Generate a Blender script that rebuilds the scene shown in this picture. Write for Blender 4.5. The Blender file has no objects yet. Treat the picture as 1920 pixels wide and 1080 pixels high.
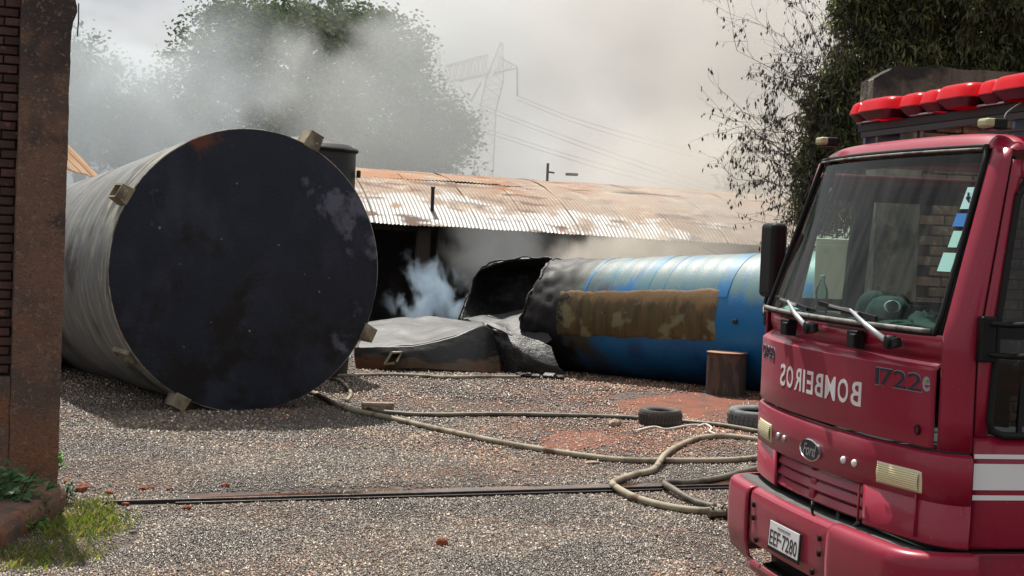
import bpy, bmesh, math, random
import numpy as np
from mathutils import Vector, Matrix, noise

rnd = random.Random(7)
SC = bpy.context.scene
COL = SC.collection
R = math.radians

# ------------------------------------------------------------------ camera
F, CH = 3000.0, 2.05
PITCH, ROLL = math.atan(105 / F), 0.04
cam = bpy.data.cameras.new('camera')
cam.lens = F / 1920 * 36
cam.sensor_width = 36
cam.clip_start = 0.1
cam.clip_end = 3000
camo = bpy.data.objects.new('camera', cam)
COL.objects.link(camo)
CM = Matrix.Rotation(math.pi / 2 - PITCH, 4, 'X') @ Matrix.Rotation(ROLL, 4, 'Z')
camo.matrix_world = Matrix.Translation((0, 0, CH)) @ CM
SC.camera = camo
CAM = Vector((0, 0, CH))
CM3 = CM.to_3x3()


def ray(x, y):
    return CM3 @ Vector(((x - 960) / F, (540 - y) / F, -1))


def gnd(x, y, z=0.0):
    d = ray(x, y)
    return CAM + d * ((z - CH) / d.z)


def at(x, y, Y):
    d = ray(x, y)
    return CAM + d * (Y / d.y)


# ------------------------------------------------------------------ world, sun, exposure
SUN = Vector((-0.16, 0.45, 0.875)).normalized()
w = bpy.data.worlds.new('World')
SC.world = w
w.use_nodes = True
nt = w.node_tree
nt.nodes.clear()
n_out = nt.nodes.new('ShaderNodeOutputWorld')
n_bg = nt.nodes.new('ShaderNodeBackground')
n_sky = nt.nodes.new('ShaderNodeTexSky')
n_sky.sky_type = 'NISHITA'
n_sky.sun_disc = False
n_sky.sun_elevation = math.asin(SUN.z)
n_sky.sun_rotation = math.atan2(SUN.x, SUN.y)
n_sky.dust_density = 4.0
n_tc = nt.nodes.new('ShaderNodeTexCoord')
n_map = nt.nodes.new('ShaderNodeMapping')
n_map.inputs['Scale'].default_value = (1, 1, 2.4)
n_no = nt.nodes.new('ShaderNodeTexNoise')
n_no.inputs['Scale'].default_value = 4.5
n_no.inputs['Detail'].default_value = 7
n_no.inputs['Roughness'].default_value = 0.55
n_cr = nt.nodes.new('ShaderNodeValToRGB')
n_cr.color_ramp.elements[0].position = 0.33
n_cr.color_ramp.elements[0].color = (4.6, 4.8, 5.1, 1)
n_cr.color_ramp.elements[1].position = 0.70
n_cr.color_ramp.elements[1].color = (8.4, 8.3, 8.1, 1)
n_mx = nt.nodes.new('ShaderNodeMix')
n_mx.data_type = 'RGBA'
n_mx.inputs[0].default_value = 0.88
nt.links.new(n_tc.outputs['Generated'], n_map.inputs[0])
nt.links.new(n_map.outputs[0], n_no.inputs['Vector'])
nt.links.new(n_no.outputs[0], n_cr.inputs[0])
nt.links.new(n_sky.outputs[0], n_mx.inputs[6])
nt.links.new(n_cr.outputs[0], n_mx.inputs[7])
nt.links.new(n_mx.outputs[2], n_bg.inputs[0])
n_bg.inputs[1].default_value = 0.085
nt.links.new(n_bg.outputs[0], n_out.inputs[0])

sl = bpy.data.lights.new('sun', 'SUN')
sl.energy = 5.0
sl.angle = R(0.7)
sl.color = (1.0, 0.95, 0.87)
so = bpy.data.objects.new('sun', sl)
COL.objects.link(so)
so.rotation_euler = SUN.to_track_quat('Z', 'Y').to_euler()

SC.view_settings.view_transform = 'Standard'
SC.view_settings.look = 'None'
SC.view_settings.gamma = 1
SC.view_settings.exposure = 0.45
SC.cycles.use_denoising = True
SC.cycles.max_bounces = 8
SC.cycles.transparent_max_bounces = 24
SC.cycles.volume_bounces = 1
SC.cycles.volume_step_rate = 1.0
SC.cycles.volume_max_steps = 96
SC.cycles.caustics_reflective = False
SC.cycles.caustics_refractive = False
SC.cycles.sample_clamp_indirect = 6.0

# ------------------------------------------------------------------ material helper


def L(c, s, lo=0.45, hi=0.6, st=(1, 1, 1), d=5, tex='noise', amt=1.0, z=None, x=None, y=None, rough=None):
    return dict(c=c, s=s, lo=lo, hi=hi, st=st, d=d, tex=tex, amt=amt, z=z, x=x, y=y, rough=rough)


def mat(name, base, rough=0.6, metal=0.0, layers=(), bump=(), coat=0.0, spec=0.5, coord='O', rand=0.0, attr=None, trans=0.0, alpha=1.0, sheen=0):
    m = bpy.data.materials.new(name)
    m.use_nodes = True
    t = m.node_tree
    N, K = t.nodes, t.links
    b = N['Principled BSDF']
    b.inputs['Roughness'].default_value = rough
    b.inputs['Metallic'].default_value = metal
    b.inputs['Specular IOR Level'].default_value = spec
    b.inputs['Coat Weight'].default_value = coat
    b.inputs['Coat Roughness'].default_value = 0.08
    if coord == 'O':
        co = N.new('ShaderNodeTexCoord').outputs['Object']
    else:
        co = N.new('ShaderNodeNewGeometry').outputs['Position']
    sep = None
    rgb = N.new('ShaderNodeRGB')
    rgb.outputs[0].default_value = (*base, 1)
    cur = rgb.outputs[0]
    if attr:
        a = N.new('ShaderNodeAttribute')
        a.attribute_name = attr
        cur = a.outputs['Color']
    if rand:
        oi = N.new('ShaderNodeObjectInfo')
        mr = N.new('ShaderNodeMapRange')
        mr.inputs[3].default_value = 1 - rand
        mr.inputs[4].default_value = 1 + rand
        K.new(oi.outputs['Random'], mr.inputs[0])
        hs = N.new('ShaderNodeHueSaturation')
        K.new(mr.outputs[0], hs.inputs['Value'])
        K.new(cur, hs.inputs['Color'])
        cur = hs.outputs[0]
    rcur = None

    def tex(l):
        mp = N.new('ShaderNodeMapping')
        mp.inputs['Scale'].default_value = l['st']
        K.new(co, mp.inputs[0])
        if l['tex'] == 'noise':
            q = N.new('ShaderNodeTexNoise')
            q.inputs['Scale'].default_value = l['s']
            q.inputs['Detail'].default_value = l['d']
            q.inputs['Roughness'].default_value = 0.6
            K.new(mp.outputs[0], q.inputs['Vector'])
            return q.outputs[0]
        q = N.new('ShaderNodeTexVoronoi')
        q.inputs['Scale'].default_value = l['s']
        K.new(mp.outputs[0], q.inputs['Vector'])
        return q.outputs['Distance']

    for l in layers:
        o = tex(l)
        mr = N.new('ShaderNodeMapRange')
        mr.interpolation_type = 'SMOOTHSTEP'
        mr.inputs[1].default_value = l['lo']
        mr.inputs[2].default_value = l['hi']
        mr.inputs[4].default_value = l['amt']
        f = mr.outputs[0]
        # positional term: (axis range lo..hi added to the noise before thresholding)
        for k, ax in (('x', 0), ('y', 1), ('z', 2)):
            if l[k]:
                if sep is None:
                    sp = N.new('ShaderNodeSeparateXYZ')
                    K.new(co, sp.inputs[0])
                    sep = sp
                zr = N.new('ShaderNodeMapRange')
                zr.inputs[1].default_value = l[k][0]
                zr.inputs[2].default_value = l[k][1]
                zr.inputs[3].default_value = l[k][2]
                zr.inputs[4].default_value = l[k][3]
                K.new(sep.outputs[ax], zr.inputs[0])
                ad = N.new('ShaderNodeMath')
                ad.operation = 'ADD'
                K.new(o, ad.inputs[0])
                K.new(zr.outputs[0], ad.inputs[1])
                o = ad.outputs[0]
        K.new(o, mr.inputs[0])
        mx = N.new('ShaderNodeMix')
        mx.data_type = 'RGBA'
        K.new(f, mx.inputs[0])
        K.new(cur, mx.inputs[6])
        mx.inputs[7].default_value = (*l['c'], 1)
        cur = mx.outputs[2]
        if l['rough'] is not None:
            rm = N.new('ShaderNodeMix')
            K.new(f, rm.inputs[0])
            if rcur is None:
                rm.inputs[2].default_value = rough
            else:
                K.new(rcur, rm.inputs[2])
            rm.inputs[3].default_value = l['rough']
            rcur = rm.outputs[0]
    K.new(cur, b.inputs['Base Color'])
    if rcur is not None:
        K.new(rcur, b.inputs['Roughness'])
    prev = None
    for (s, strength, *rest) in bump:
        st = rest[0] if rest else (1, 1, 1)
        o = tex(dict(s=s, st=st, d=6, tex='noise'))
        bp = N.new('ShaderNodeBump')
        bp.inputs['Strength'].default_value = strength
        bp.inputs['Distance'].default_value = 0.02
        K.new(o, bp.inputs['Height'])
        if prev:
            K.new(prev, bp.inputs['Normal'])
        prev = bp.outputs[0]
    if prev:
        K.new(prev, b.inputs['Normal'])
    if trans:
        b.inputs['Transmission Weight'].default_value = trans
    b.inputs['Alpha'].default_value = alpha
    m.diffuse_color = (*base, 1)
    return m


def glass_mat(name, tint, refl=1.0, dirt=0.0):
    m = bpy.data.materials.new(name)
    m.use_nodes = True
    t = m.node_tree
    N, K = t.nodes, t.links
    N.clear()
    out = N.new('ShaderNodeOutputMaterial')
    tr = N.new('ShaderNodeBsdfTransparent')
    tr.inputs[0].default_value = (*tint, 1)
    gl = N.new('ShaderNodeBsdfGlossy')
    gl.inputs['Roughness'].default_value = 0.03
    fr = N.new('ShaderNodeFresnel')
    fr.inputs[0].default_value = 1.5
    mu = N.new('ShaderNodeMath')
    mu.operation = 'MULTIPLY'
    mu.inputs[1].default_value = refl
    mu.use_clamp = True
    mx = N.new('ShaderNodeMixShader')
    K.new(fr.outputs[0], mu.inputs[0])
    K.new(mu.outputs[0], mx.inputs[0])
    K.new(tr.outputs[0], mx.inputs[1])
    K.new(gl.outputs[0], mx.inputs[2])
    last = mx.outputs[0]
    if dirt:
        tc = N.new('ShaderNodeTexCoord')
        mp = N.new('ShaderNodeMapping')
        mp.inputs['Scale'].default_value = (1, 6, 1)
        no = N.new('ShaderNodeTexNoise')
        no.inputs['Scale'].default_value = 2.5
        no.inputs['Detail'].default_value = 6
        mr = N.new('ShaderNodeMapRange')
        mr.inputs[1].default_value = 0.4
        mr.inputs[2].default_value = 0.75
        mr.inputs[4].default_value = dirt
        df = N.new('ShaderNodeBsdfDiffuse')
        df.inputs[0].default_value = (0.45, 0.47, 0.44, 1)
        m2 = N.new('ShaderNodeMixShader')
        K.new(tc.outputs['Object'], mp.inputs[0])
        K.new(mp.outputs[0], no.inputs['Vector'])
        K.new(no.outputs[0], mr.inputs[0])
        K.new(mr.outputs[0], m2.inputs[0])
        K.new(last, m2.inputs[1])
        K.new(df.outputs[0], m2.inputs[2])
        last = m2.outputs[0]
    K.new(last, out.inputs[0])
    return m


# ------------------------------------------------------------------ object helpers

def tag(o, label=None, cat=None, group=None, kind=None):
    if label: o['label'] = label
    if cat: o['category'] = cat
    if group: o['group'] = group
    if kind: o['kind'] = kind
    return o


def thing(name, label, cat, loc=(0, 0, 0), rotz=0.0, group=None):
    o = bpy.data.objects.new(name, None)
    COL.objects.link(o)
    o.location = loc
    o.rotation_euler = (0, 0, rotz)
    o.empty_display_size = 0.2
    return tag(o, label, cat, group)


def link(name, me, parent=None, m=None):
    o = bpy.data.objects.new(name, me)
    COL.objects.link(o)
    if m is not None:
        me.materials.append(m)
    if parent is not None:
        o.parent = parent
    return o


class MB:
    """collects vertices and faces; off is subtracted so that a mesh sits at its own base"""

    def __init__(s, off=(0, 0, 0)):
        s.v, s.f, s.off = [], [], Vector(off)

    def add(s, vs, fs):
        n = len(s.v)
        s.v += [Vector(p) for p in vs]
        s.f += [[n + i for i in f] for f in fs]
        return s

    def box(s, c, d, rot=None, taper=1.0):
        c = Vector(c)
        hx, hy, hz = d[0] / 2, d[1] / 2, d[2] / 2
        vs = []
        for z in (-1, 1):
            k = taper if z > 0 else 1
            for x, y in ((-1, -1), (1, -1), (1, 1), (-1, 1)):
                p = Vector((x * hx * k, y * hy * k, z * hz))
                if rot is not None:
                    p = rot @ p
                vs.append(c + p)
        return s.add(vs, [(3, 2, 1, 0), (4, 5, 6, 7), (0, 1, 5, 4), (1, 2, 6, 5), (2, 3, 7, 6), (3, 0, 4, 7)])

    def bar(s, a, b, wd, h=None, up=(0, 0, 1)):
        a, b = Vector(a), Vector(b)
        h = h or wd
        d = (b - a)
        l = d.length
        if l < 1e-6:
            return s
        d.normalize()
        u = Vector(up)
        if abs(d.dot(u)) > 0.95:
            u = Vector((1, 0, 0))
        sd = d.cross(u).normalized()
        u = sd.cross(d)
        rot = Matrix((sd, d, u)).transposed()
        return s.box((a + b) / 2, (wd, l, h), rot)

    def tube(s, pts, r, n=8, cap=True):
        pts = [Vector(p) for p in pts]
        rs = r if isinstance(r, (list, tuple)) else [r] * len(pts)
        vs, fs = [], []
        prev = None
        for i, p in enumerate(pts):
            d = (pts[min(i + 1, len(pts) - 1)] - pts[max(i - 1, 0)]).normalized()
            if prev is None:
                a = Vector((0, 0, 1)) if abs(d.z) < 0.9 else Vector((1, 0, 0))
                u = d.cross(a).normalized()
            else:
                u = (prev - d * prev.dot(d)).normalized()
            prev = u
            wv = d.cross(u)
            for k in range(n):
                a = 2 * math.pi * k / n
                vs.append(p + (u * math.cos(a) + wv * math.sin(a)) * rs[i])
        for i in range(len(pts) - 1):
            for k in range(n):
                k2 = (k + 1) % n
                fs.append((i * n + k, i * n + k2, (i + 1) * n + k2, (i + 1) * n + k))
        if cap:
            fs.append(tuple(range(n))[::-1])
            fs.append(tuple((len(pts) - 1) * n + k for k in range(n)))
        return s.add(vs, fs)

    def grid(s, fn, nu, nv, close_u=False):
        vs = [fn(i / nu, j / nv) for j in range(nv + 1) for i in range(nu + (0 if close_u else 1))]
        W = nu if close_u else nu + 1
        fs = []
        for j in range(nv):
            for i in range(nu):
                i2 = (i + 1) % W
                fs.append((j * W + i, j * W + i2, (j + 1) * W + i2, (j + 1) * W + i))
        return s.add(vs, fs)

    def lathe(s, prof, c=(0, 0, 0), n=24, axis='Z'):
        c = Vector(c)
        vs, fs = [], []
        for r, h in prof:
            for k in range(n):
                a = 2 * math.pi * k / n
                x, y = r * math.cos(a), r * math.sin(a)
                p = {'Z': Vector((x, y, h)), 'X': Vector((h, x, y)), 'Y': Vector((x, h, y))}[axis]
                vs.append(c + p)
        for i in range(len(prof) - 1):
            for k in range(n):
                k2 = (k + 1) % n
                fs.append((i * n + k, i * n + k2, (i + 1) * n + k2, (i + 1) * n + k))
        fs.append(tuple(range(n))[::-1])
        fs.append(tuple((len(prof) - 1) * n + k for k in range(n)))
        return s.add(vs, fs)

    def build(s, name, m, parent=None, smooth=False, bevel=0, solid=0, soff=-1, seg=2, auto=None):
        me = bpy.data.meshes.new(name)
        me.from_pydata([tuple(p - s.off) for p in s.v], [], s.f)
        me.validate()
        me.update()
        bm = bmesh.new()
        bm.from_mesh(me)
        bmesh.ops.recalc_face_normals(bm, faces=bm.faces)
        bm.to_mesh(me)
        bm.free()
        o = link(name, me, parent, m)
        if smooth:
            me.polygons.foreach_set('use_smooth', [True] * len(me.polygons))
            if auto is not None:
                me.set_sharp_from_angle(angle=R(auto))
        if solid:
            md = o.modifiers.new('solid', 'SOLIDIFY')
            md.thickness = solid
            md.offset = soff
        if bevel:
            md = o.modifiers.new('bevel', 'BEVEL')
            md.width = bevel
            md.segments = seg
            md.limit_method = 'ANGLE'
            md.angle_limit = R(35)
        if parent is None:
            o.location = s.off
        return o


def spline(pts, n=8):
    """Catmull-Rom through pts"""
    P = [Vector(p) for p in pts]
    P = [P[0] * 2 - P[1]] + P + [P[-1] * 2 - P[-2]]
    out = []
    for i in range(1, len(P) - 2):
        for k in range(n):
            t = k / n
            a, b, c, d = P[i - 1:i + 3]
            out.append(0.5 * ((2 * b) + (c - a) * t + (2 * a - 5 * b + 4 * c - d) * t * t + (3 * b - a - 3 * c + d) * t ** 3))
    out.append(P[-2])
    return out


def nz(p, s=1.0):
    return noise.noise(Vector(p) * s)


def dup(root, loc=None, rotz=None, label=None, name=None):
    r = root.copy()
    COL.objects.link(r)
    if loc is not None: r.location = loc
    if rotz is not None: r.rotation_euler = (0, 0, rotz)
    if label: r['label'] = label
    for ch in list(root.children):
        c = ch.copy()
        COL.objects.link(c)
        c.parent = r
        for g in ch.children:
            d = g.copy()
            COL.objects.link(d)
            d.parent = c
    return r


def piece(name, me, parent, M4):
    o = bpy.data.objects.new(name, me)
    COL.objects.link(o)
    o.parent = parent
    o.matrix_local = M4
    return o


def text_geo(body, bold=0.0, mirror=False, shear=0.0):
    """outline of a word as flat polygons normalised to the unit square"""
    cu = bpy.data.curves.new('t', 'FONT')
    cu.body = body
    cu.offset = bold
    cu.resolution_u = 3
    cu.shear = shear
    ob = bpy.data.objects.new('t', cu)
    COL.objects.link(ob)
    dg = bpy.context.evaluated_depsgraph_get()
    me = bpy.data.meshes.new_from_object(ob.evaluated_get(dg))
    vs = [(v.co.x, v.co.y) for v in me.vertices]
    fs = [tuple(p.vertices) for p in me.polygons]
    bpy.data.objects.remove(ob)
    bpy.data.curves.remove(cu)
    bpy.data.meshes.remove(me)
    x0, x1 = min(v[0] for v in vs), max(v[0] for v in vs)
    y0, y1 = min(v[1] for v in vs), max(v[1] for v in vs)
    vs = [((x - x0) / (x1 - x0), (y - y0) / (y1 - y0)) for x, y in vs]
    if mirror:
        vs = [(1 - x, y) for x, y in vs]
    return vs, fs


# ------------------------------------------------------------------ materials
M = {}
M['dirt'] = mat('dirt', (0.085, 0.06, 0.048), 0.85, coord='P', layers=[
    L((0.05, 0.042, 0.038), 0.5, 0.42, 0.6), L((0.15, 0.055, 0.028), 0.35, 0.5, 0.62),
    L((0.13, 0.11, 0.09), 9, 0.5, 0.65)], bump=[(30, 0.8), (110, 0.7)])
M['red_soil'] = mat('red_soil', (0.2, 0.06, 0.03), 0.9, coord='P', layers=[L((0.12, 0.05, 0.03), 3, 0.45, 0.6)], bump=[(18, 1.0), (70, 0.8)])
M['water'] = mat('muddy_water', (0.05, 0.028, 0.02), 0.08, coord='P', bump=[(9, 0.05)], layers=[L((0.11, 0.05, 0.03), 3, 0.45, 0.6)])
M['gravel'] = mat('gravel', (0.1, 0.1, 0.1), 0.55, coord='P', attr='tint', layers=[L((0.035, 0.03, 0.027), 0.8, 0.47, 0.58, amt=.5, rough=0.16), L((0.17, 0.095, 0.055), 0.45, 0.54, 0.64, amt=.4)], spec=0.8)
M['stone'] = mat('stone', (0.25, 0.21, 0.18), 0.8, layers=[L((0.12, 0.1, 0.09), 6)], bump=[(20, .5)], coord='P')
M['clod'] = mat('clay_clod', (0.2, 0.06, 0.03), 0.9, bump=[(20, .8)], coord='P')
M['plaster'] = mat('plaster', (0.17, 0.098, 0.066), 0.9, coord='P', layers=[
    L((0.10, 0.068, 0.053), 1.6, 0.45, 0.62), L((0.045, 0.035, 0.032), 1.2, 0.5, 0.62, z=(2.2, 3.6, 0, 0.12)),
    L((0.2, 0.085, 0.045), 2.2, 0.5, 0.66, z=(0.1, 1.6, 0.1, -0.12)), L((0.24, 0.17, 0.13), 34, 0.55, 0.66, amt=.7), L((0.06, .04, .03), 45, .56, .66, amt=.7)],
    bump=[(70, 0.9), (25, .5), (7, 0.3)])
M['concrete_old'] = mat('old_concrete', (0.14, 0.115, 0.09), 0.92, coord='P', layers=[
    L((0.06, 0.05, 0.042), 2.2, 0.42, 0.62, st=(2.5, 2.5, 0.6)), L((0.2, 0.15, 0.1), 5, 0.52, 0.7), L((0.025, 0.022, 0.02), 1.4, 0.55, 0.66, z=(3.0, 3.7, -0.05, 0.1))],
    bump=[(40, 0.5), (6, 0.4)])
M['brick'] = mat('fired_brick', (0.065, 0.032, 0.024), 0.9, coord='P', rand=0.35, layers=[L((0.05, 0.03, 0.025), 3, 0.5, 0.66), L((0.15, 0.07, 0.04), 14, 0.55, 0.7)], bump=[(50, 0.5)])
M['brick_pale'] = mat('weathered_brick', (0.16, 0.09, 0.055), 0.9, coord='P', rand=0.3, layers=[L((0.09, 0.06, 0.045), 3, 0.45, 0.66), L((0.3, 0.2, 0.13), 14, 0.5, 0.7)], bump=[(50, 0.5)])
M['mortar'] = mat('mortar', (0.045, 0.032, 0.027), 0.95, coord='P', bump=[(40, 0.6)])
M['curb'] = mat('earthy_curb', (0.15, 0.085, 0.055), 0.9, coord='P', layers=[L((0.3, 0.11, 0.05), 6, 0.45, 0.6), L((0.09, 0.06, 0.05), 3, 0.5, 0.62)], bump=[(25, 0.9), (90, 0.5)])
M['rail'] = mat('rail_steel', (0.02, 0.015, 0.013), 0.45, 0.3, coord='P', layers=[L((0.09, 0.06, 0.045), 8, 0.55, 0.7)], bump=[(40, 0.2)])
# tanks
M['tank_shell'] = mat('tank_shell', (0.14, 0.146, 0.145), 0.5, layers=[
    L((0.10, 0.107, 0.108), 2.2, 0.38, 0.65, st=(4, 0.6, 0.6)), L((0.26, 0.265, 0.25), 2.0, 0.5, 0.75, st=(7, 0.6, 0.6)),
    L((0.05, 0.052, 0.052), 1.2, 0.5, 0.62), L((0.26, 0.245, 0.18), 2.6, 0.55, 0.68, st=(4, 1, 1), x=(0, 1.2, 0.08, -0.02))],
    bump=[(3, 0.12, (8, 1, 1)), (40, 0.12)], spec=0.5)
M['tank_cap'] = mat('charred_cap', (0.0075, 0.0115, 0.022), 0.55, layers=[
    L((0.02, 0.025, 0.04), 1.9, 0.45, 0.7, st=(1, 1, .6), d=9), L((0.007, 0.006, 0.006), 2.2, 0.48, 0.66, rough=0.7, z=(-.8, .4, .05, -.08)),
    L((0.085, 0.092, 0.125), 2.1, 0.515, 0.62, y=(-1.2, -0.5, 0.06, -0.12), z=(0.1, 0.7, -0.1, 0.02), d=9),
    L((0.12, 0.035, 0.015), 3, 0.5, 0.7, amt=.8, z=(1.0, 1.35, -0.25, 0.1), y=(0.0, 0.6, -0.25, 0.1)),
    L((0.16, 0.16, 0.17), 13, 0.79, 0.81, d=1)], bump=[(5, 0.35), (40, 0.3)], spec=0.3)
M['tank_rim'] = mat('tank_rim', (0.3, 0.29, 0.25), 0.6, layers=[L((0.1, 0.09, 0.07), 5, 0.45, 0.6), L((0.3, 0.12, 0.05), 3, 0.55, 0.62)])
M['lug'] = mat('fibreglass_lug', (0.21, 0.18, 0.115), 0.5, coord='P', layers=[L((0.08, 0.065, 0.04), 4, 0.45, 0.62), L((0.38, 0.34, 0.24), 9, 0.58, 0.7)], bump=[(20, 0.3)])
M['black_tank'] = mat('black_tank', (0.006, 0.0065, 0.007), 0.6, coord='P', layers=[L((0.03, 0.032, 0.035), 2.2, 0.56, 0.7, st=(2, 2, .7)), L((0.005, 0.005, 0.005), 1.5, 0.5, 0.6)], bump=[(6, .3)])
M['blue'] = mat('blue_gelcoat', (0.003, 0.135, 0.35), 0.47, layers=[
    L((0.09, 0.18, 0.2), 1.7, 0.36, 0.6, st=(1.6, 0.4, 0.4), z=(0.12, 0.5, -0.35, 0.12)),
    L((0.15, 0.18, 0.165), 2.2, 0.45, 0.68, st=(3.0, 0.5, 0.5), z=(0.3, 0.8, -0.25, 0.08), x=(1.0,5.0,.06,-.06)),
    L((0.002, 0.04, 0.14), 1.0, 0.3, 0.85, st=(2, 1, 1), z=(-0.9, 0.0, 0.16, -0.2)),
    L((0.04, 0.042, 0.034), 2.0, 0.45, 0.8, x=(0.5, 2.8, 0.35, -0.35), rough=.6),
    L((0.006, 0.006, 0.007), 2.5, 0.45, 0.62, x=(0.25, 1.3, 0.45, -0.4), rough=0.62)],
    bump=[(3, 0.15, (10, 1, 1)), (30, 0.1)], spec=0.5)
M['hoop'] = mat('bare_blue_hoop', (0.004, 0.135, 0.34), 0.45, layers=[L((0.08, 0.185, 0.22), 3, 0.38, 0.62)])
M['patch'] = mat('resin_patch', (0.105, 0.075, 0.032), 0.55, layers=[
    L((0.05, 0.036, 0.018), 2.0, 0.42, 0.66, st=(4, .6, .6), amt=.8), L((0.2, 0.115, 0.045), 2.5, 0.5, 0.64, st=(2.5, 1, 1), z=(0.12, 0.34, -0.12, 0.22), amt=.85),
    L((0.2, 0.19, 0.105), 2.8, 0.5, 0.6, d=2, st=(1, 1, 1.1), z=(-0.05, 0.3, 0.0, -0.2), amt=.85),
    L((0.012, 0.01, 0.008), 3, 0.5, 0.65, x=(0.4, 0.95, 0.25, -0.3))], bump=[(3, 0.35, (9, 1, 1)), (14, 0.2)], spec=0.4)
M['patch_pale'] = mat('pale_resin', (0.22, 0.21, 0.1), 0.55, layers=[L((0.12, 0.1, 0.04), 9, 0.42, 0.62)])
M['char'] = mat('charred_sheet', (0.012, 0.012, 0.013), 0.42, coord='P', layers=[L((0.05, 0.052, 0.055), 5, 0.52, 0.7), L((0.004, 0.004, 0.004), 2, 0.5, 0.6, rough=0.7)], bump=[(14, 0.9), (60, 0.5)], spec=0.55)
M['char_wet'] = mat('wet_charred_sheet', (0.020, 0.021, 0.023), 0.55, coord='P', layers=[L((0.07, 0.07, 0.07), 3, 0.5, 0.66, st=(1, 1, 1)), L((0.010, 0.010, 0.011), 2.0, 0.5, 0.58)], bump=[(9, 0.5), (60, 0.3)], spec=0.6)
M['char_brown'] = mat('scorched_band', (0.014, 0.013, 0.013), 0.5, coord='P', layers=[
    L((0.085, 0.06, 0.035), 2.5, 0.48, 0.62, st=(0.8, 0.8, 3), z=(0.12, 0.42, 0.18, -0.3)), L((0.12, 0.05, 0.025), 3, 0.56, 0.66, z=(0.1, 0.4, 0.1, -0.3))], bump=[(12, .4)])
M['melt'] = mat('melted_edge', (0.015, 0.015, 0.015), 0.5, coord='P', layers=[L((0.1, 0.1, 0.1), 9, 0.55, 0.66)], bump=[(30, 1.0)])
# sheds
M['roof'] = mat('rusty_sheet', (0.20, 0.13, 0.082), 0.72, 0.0, coord='P', layers=[
    L((0.21, 0.205, 0.195), 1.6, 0.45, 0.6, st=(1, 1, 1), x=(-3.0, 4.0, 0.16, -0.16), z=(2.2, 3.1, 0.14, -0.30), rough=0.46),  # silver sheet low on the left, with its gleam put into the colour
    L((0.26, 0.115, 0.045), 0.9, 0.5, 0.6, st=(1, 1.5, 1), z=(2.7, 3.2, -.1, .08), rough=.8), L((0.11, 0.065, 0.045), 1.3, 0.52, 0.62, st=(0.7, 1.8, 1.8), rough=.85),
    L((0.3, 0.24, 0.18), 2.5, 0.52, 0.7)], bump=[(30, 0.15)], spec=0.45, rand=0.15)
M['roof_tan'] = mat('tan_sheet', (0.4, 0.26, 0.15), 0.6, 0.1, coord='P', layers=[L((0.36, 0.17, 0.07), 1.2, 0.48, 0.6), L((0.2, 0.14, 0.1), 2, 0.55, 0.66)], spec=0.4)
M['jet'] = mat('black_wall', (0.012, 0.012, 0.013), 0.9, coord='P', layers=[L((0.035, 0.03, 0.028), 1.5, 0.5, 0.65)])  # near-black walls and beams with slightly paler blotches
M['post'] = mat('dark_post', (0.03, 0.024, 0.02), 0.9, coord='P', layers=[L((0.02, 0.018, 0.016), 3, 0.45, 0.6, st=(2, 2, .6))])  # very dark brown posts with darker streaks
M['wall_pale'] = mat('pale_gable_boards', (0.2, 0.15, 0.11), 0.85, coord='P', layers=[L((0.12, 0.09, 0.07), 4, 0.45, 0.6, st=(3, 3, .5))])
M['dark_metal'] = mat('dark_metal', (0.03, 0.03, 0.032), 0.5, 0.5, coord='P')
M['galv'] = mat('galvanised_lattice', (0.3, 0.31, 0.32), 0.5, 0.4, coord='P')
M['wire'] = mat('power_wire', (0.12, 0.12, 0.12), 0.6, 0.5)
# plants
M['leaf_far'] = mat('far_leaves', (0.055, 0.08, 0.035), 0.7, attr='tint', coord='P', spec=.12)
M['bark'] = mat('bark', (0.07, 0.055, 0.045), 0.9, coord='P', layers=[L((0.03, 0.025, 0.022), 5)], bump=[(20, .6)])
M['leaf'] = mat('leaves', (0.05, 0.07, 0.03), 0.5, attr='tint', coord='P', spec=0.3)
for _k, _c in (('leaf_far', .3), ('leaf', .35)):
    _t = M[_k].node_tree
    _a = [n for n in _t.nodes if n.type == 'ATTRIBUTE'][0]
    _g = _t.nodes.new('ShaderNodeHueSaturation')
    _g.inputs['Value'].default_value = 1.9
    _g.inputs['Saturation'].default_value = 1.15
    _tr = _t.nodes.new('ShaderNodeBsdfTranslucent')
    _mx = _t.nodes.new('ShaderNodeMixShader')
    _mx.inputs[0].default_value = _c
    _t.links.new(_a.outputs['Color'], _g.inputs['Color'])
    _t.links.new(_g.outputs[0], _tr.inputs[0])
    _t.links.new(_t.nodes['Principled BSDF'].outputs[0], _mx.inputs[1])
    _t.links.new(_tr.outputs[0], _mx.inputs[2])
    _t.links.new(_mx.outputs[0], _t.nodes['Material Output'].inputs[0])
M['twig'] = mat('dry_twig', (0.05, 0.038, 0.03), 0.9)
# small
M['hose'] = mat('fire_hose', (0.3, 0.26, 0.19), 0.75, coord='P', layers=[L((0.16, 0.13, 0.09), 5, 0.45, 0.62), L((0.12, 0.055, 0.03), 2.5, 0.56, 0.66)], bump=[(160, 0.25)])
M['hose_dark'] = mat('wet_fire_hose', (0.12, 0.105, 0.075), 0.5, coord='P', layers=[L((0.05, 0.04, 0.03), 4, 0.45, 0.62)], bump=[(160, 0.25)])
M['brass'] = mat('dull_brass', (0.16, 0.14, 0.11), 0.4, 0.9, coord='P')
M['rubber'] = mat('tyre_rubber', (0.055, 0.048, 0.043), 0.8, coord='P', layers=[L((0.09, 0.075, 0.065), 6, 0.5, 0.66)], bump=[(50, .3)])
M['rubber_grey'] = mat('dusty_tyre_rubber', (0.12, 0.125, 0.13), 0.75, coord='P', layers=[L((0.035, 0.035, 0.038), 6, 0.5, 0.66)], bump=[(50, .3)])
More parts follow.
